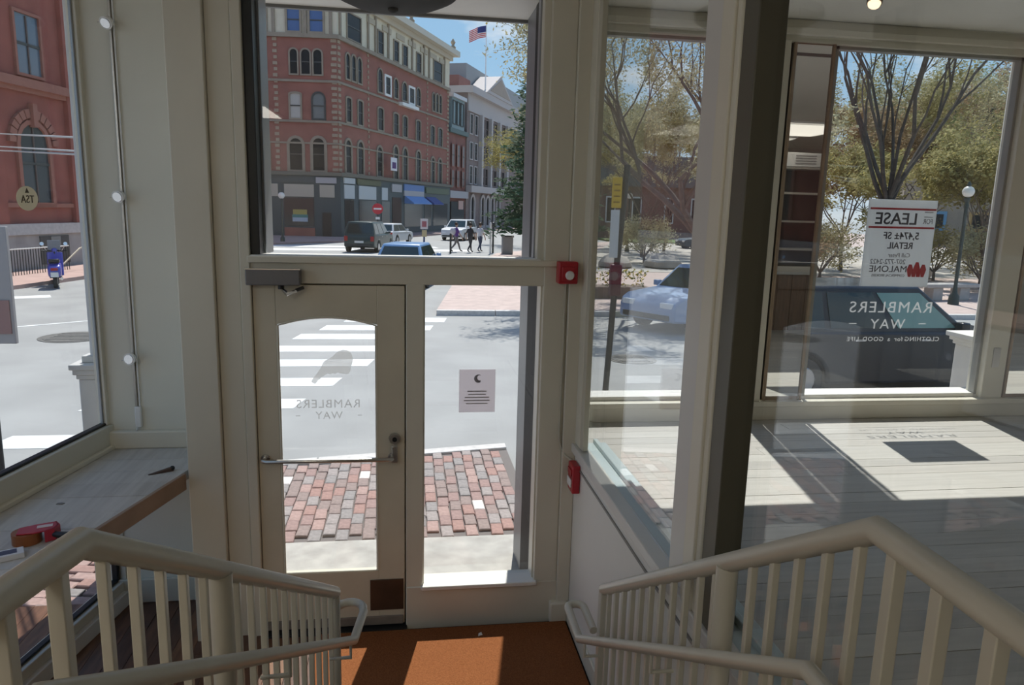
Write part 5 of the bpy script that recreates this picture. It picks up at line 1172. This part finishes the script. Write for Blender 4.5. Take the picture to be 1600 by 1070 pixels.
for (x, y, h, s, lm, lab) in ((13.5, 41, 10, 21, PG, 'slim pale tree behind the sign pole'), (16.2, 47.2, 11, 22, YG, 'slim yellow-green tree, left of the thin pair'), (17.2, 47.6, 10, 23, PG, 'slim pale tree, right of the thin pair'), (20.5, 40, 9.5, 24, YG, 'yellow-green tree hidden behind the partition post'), (24, 34, 11, 25, YG, 'yellow-green tree behind the left edge of the lease window'), (27.5, 36, 11, 26, PG, 'pale budding tree behind the lease sign'), (22.2, 25.5, 6.5, 27, YG, 'low yellow-green tree beside the globe lamp'), (33, 38, 12, 28, BR, 'bronze-leaved tree right of the lease sign'), (38, 44, 13, 29, DG, 'green-leaved tree at the far right'), (31, 31, 7, 30, PG, 'low pale tree at the far right of the plaza'), (12, 56, 11, 31, YG, 'distant yellow-green tree near the yellow sign'), (30, 52, 12, 32, YG, 'distant yellow-green tree behind the lease sign'), (29, 27.5, 9, 33, BR, 'bronze-leaved tree right of the globe lamp'), (19.5, 27, 6, 34, YG, 'small yellow-green tree behind the big forked tree'), (43, 41, 12, 35, YG, 'yellow-green tree at the right edge of the lease window'), (21, 33, 8, 36, BR, 'bronze-leaved tree beside the narrow mirror')):
    tree(lab, x, y, h, s, lm, BARK2, .10, .22, 20000, .07, .6, limbs=6, levels=4, limb_r=.36)
for k, (x, y, s, lm, lab) in enumerate(((14.2, 26.5, 41, BR, 'low bronze shrub left of the lease sign behind the SUV'), (16.6, 27.5, 42, PG, 'low pale shrub behind the lease sign'), (20.8, 23.8, 43, PG, 'low pale shrub right of the stone bench'), (24.5, 27, 44, BR, 'low bronze shrub behind the globe lamp'), (22.5, 28.5, 45, YG, 'low yellow-green shrub left of the globe lamp'), (28.0, 30.5, 46, YG, 'low yellow-green shrub at the right of the lease window'), (12.0, 36.0, 47, PG, 'low pale shrub between the boulders'), (18.2, 31.0, 48, YG, 'low yellow-green shrub behind the big forked tree'))):
    tree(lab, x, y, 3.1, s, lm, BARK2, .07, .12, 5000, .05, .8, limbs=7, levels=3, name='plaza_shrub', group='plaza shrubs', limb_r=.5)
def evergreen(label, x, y, h, r, seed, z0=1.0):
    rr = random.Random(seed); t = thing('evergreen_tree', label, 'tree', (x, y, GW))
    MB().cyl((0, 0, -.05), (0, 0, h), .22, .03, 10).build('trunk', BARK, t)
    bb = MB(); lf = MB(); z = z0
    while z < h - .1:
        k = (1 - (z - z0) / (h - z0)); n = 9; L = r * (k ** .8) + .15
        for i in range(n):
            a = 2 * PI * i / n + rr.uniform(-.4, .4); l = L * rr.uniform(.65, 1.1); e = Vector((math.cos(a) * l, math.sin(a) * l, z + l * .10 - .15 * l * l / r))
            bb.tube([(0, 0, z), e], [.03, .008], 4, caps=False)
            for q in range(int(20 * l) + 6):
                f = rr.uniform(.15, 1.0); p = Vector((0, 0, z)).lerp(e, f) + Vector((rr.gauss(0, .13), rr.gauss(0, .13), rr.gauss(0, .10)))
                s = rr.uniform(.10, .22); u = (e - Vector((0, 0, z))).normalized() + Vector((rr.gauss(0, .5), rr.gauss(0, .5), rr.gauss(0, .35))); u.normalize(); w = u.orthogonal().normalized()
                lf.add([p - u * s, p + w * s * .4, p + u * s, p - w * s * .4], [(0, 1, 2, 3)])
        z += .30
    bb.build('branches', BARK, t, kind='stuff'); lf.build('needles', mat('needles', (.055, .11, .05), .8, var=.35, scale=.8, trans=.25), t, smooth=False, kind='stuff')
evergreen('dark green spruce at the right side of the transom view', 7.45, 39.5, 13.2, 3.1, 3, 1.5)
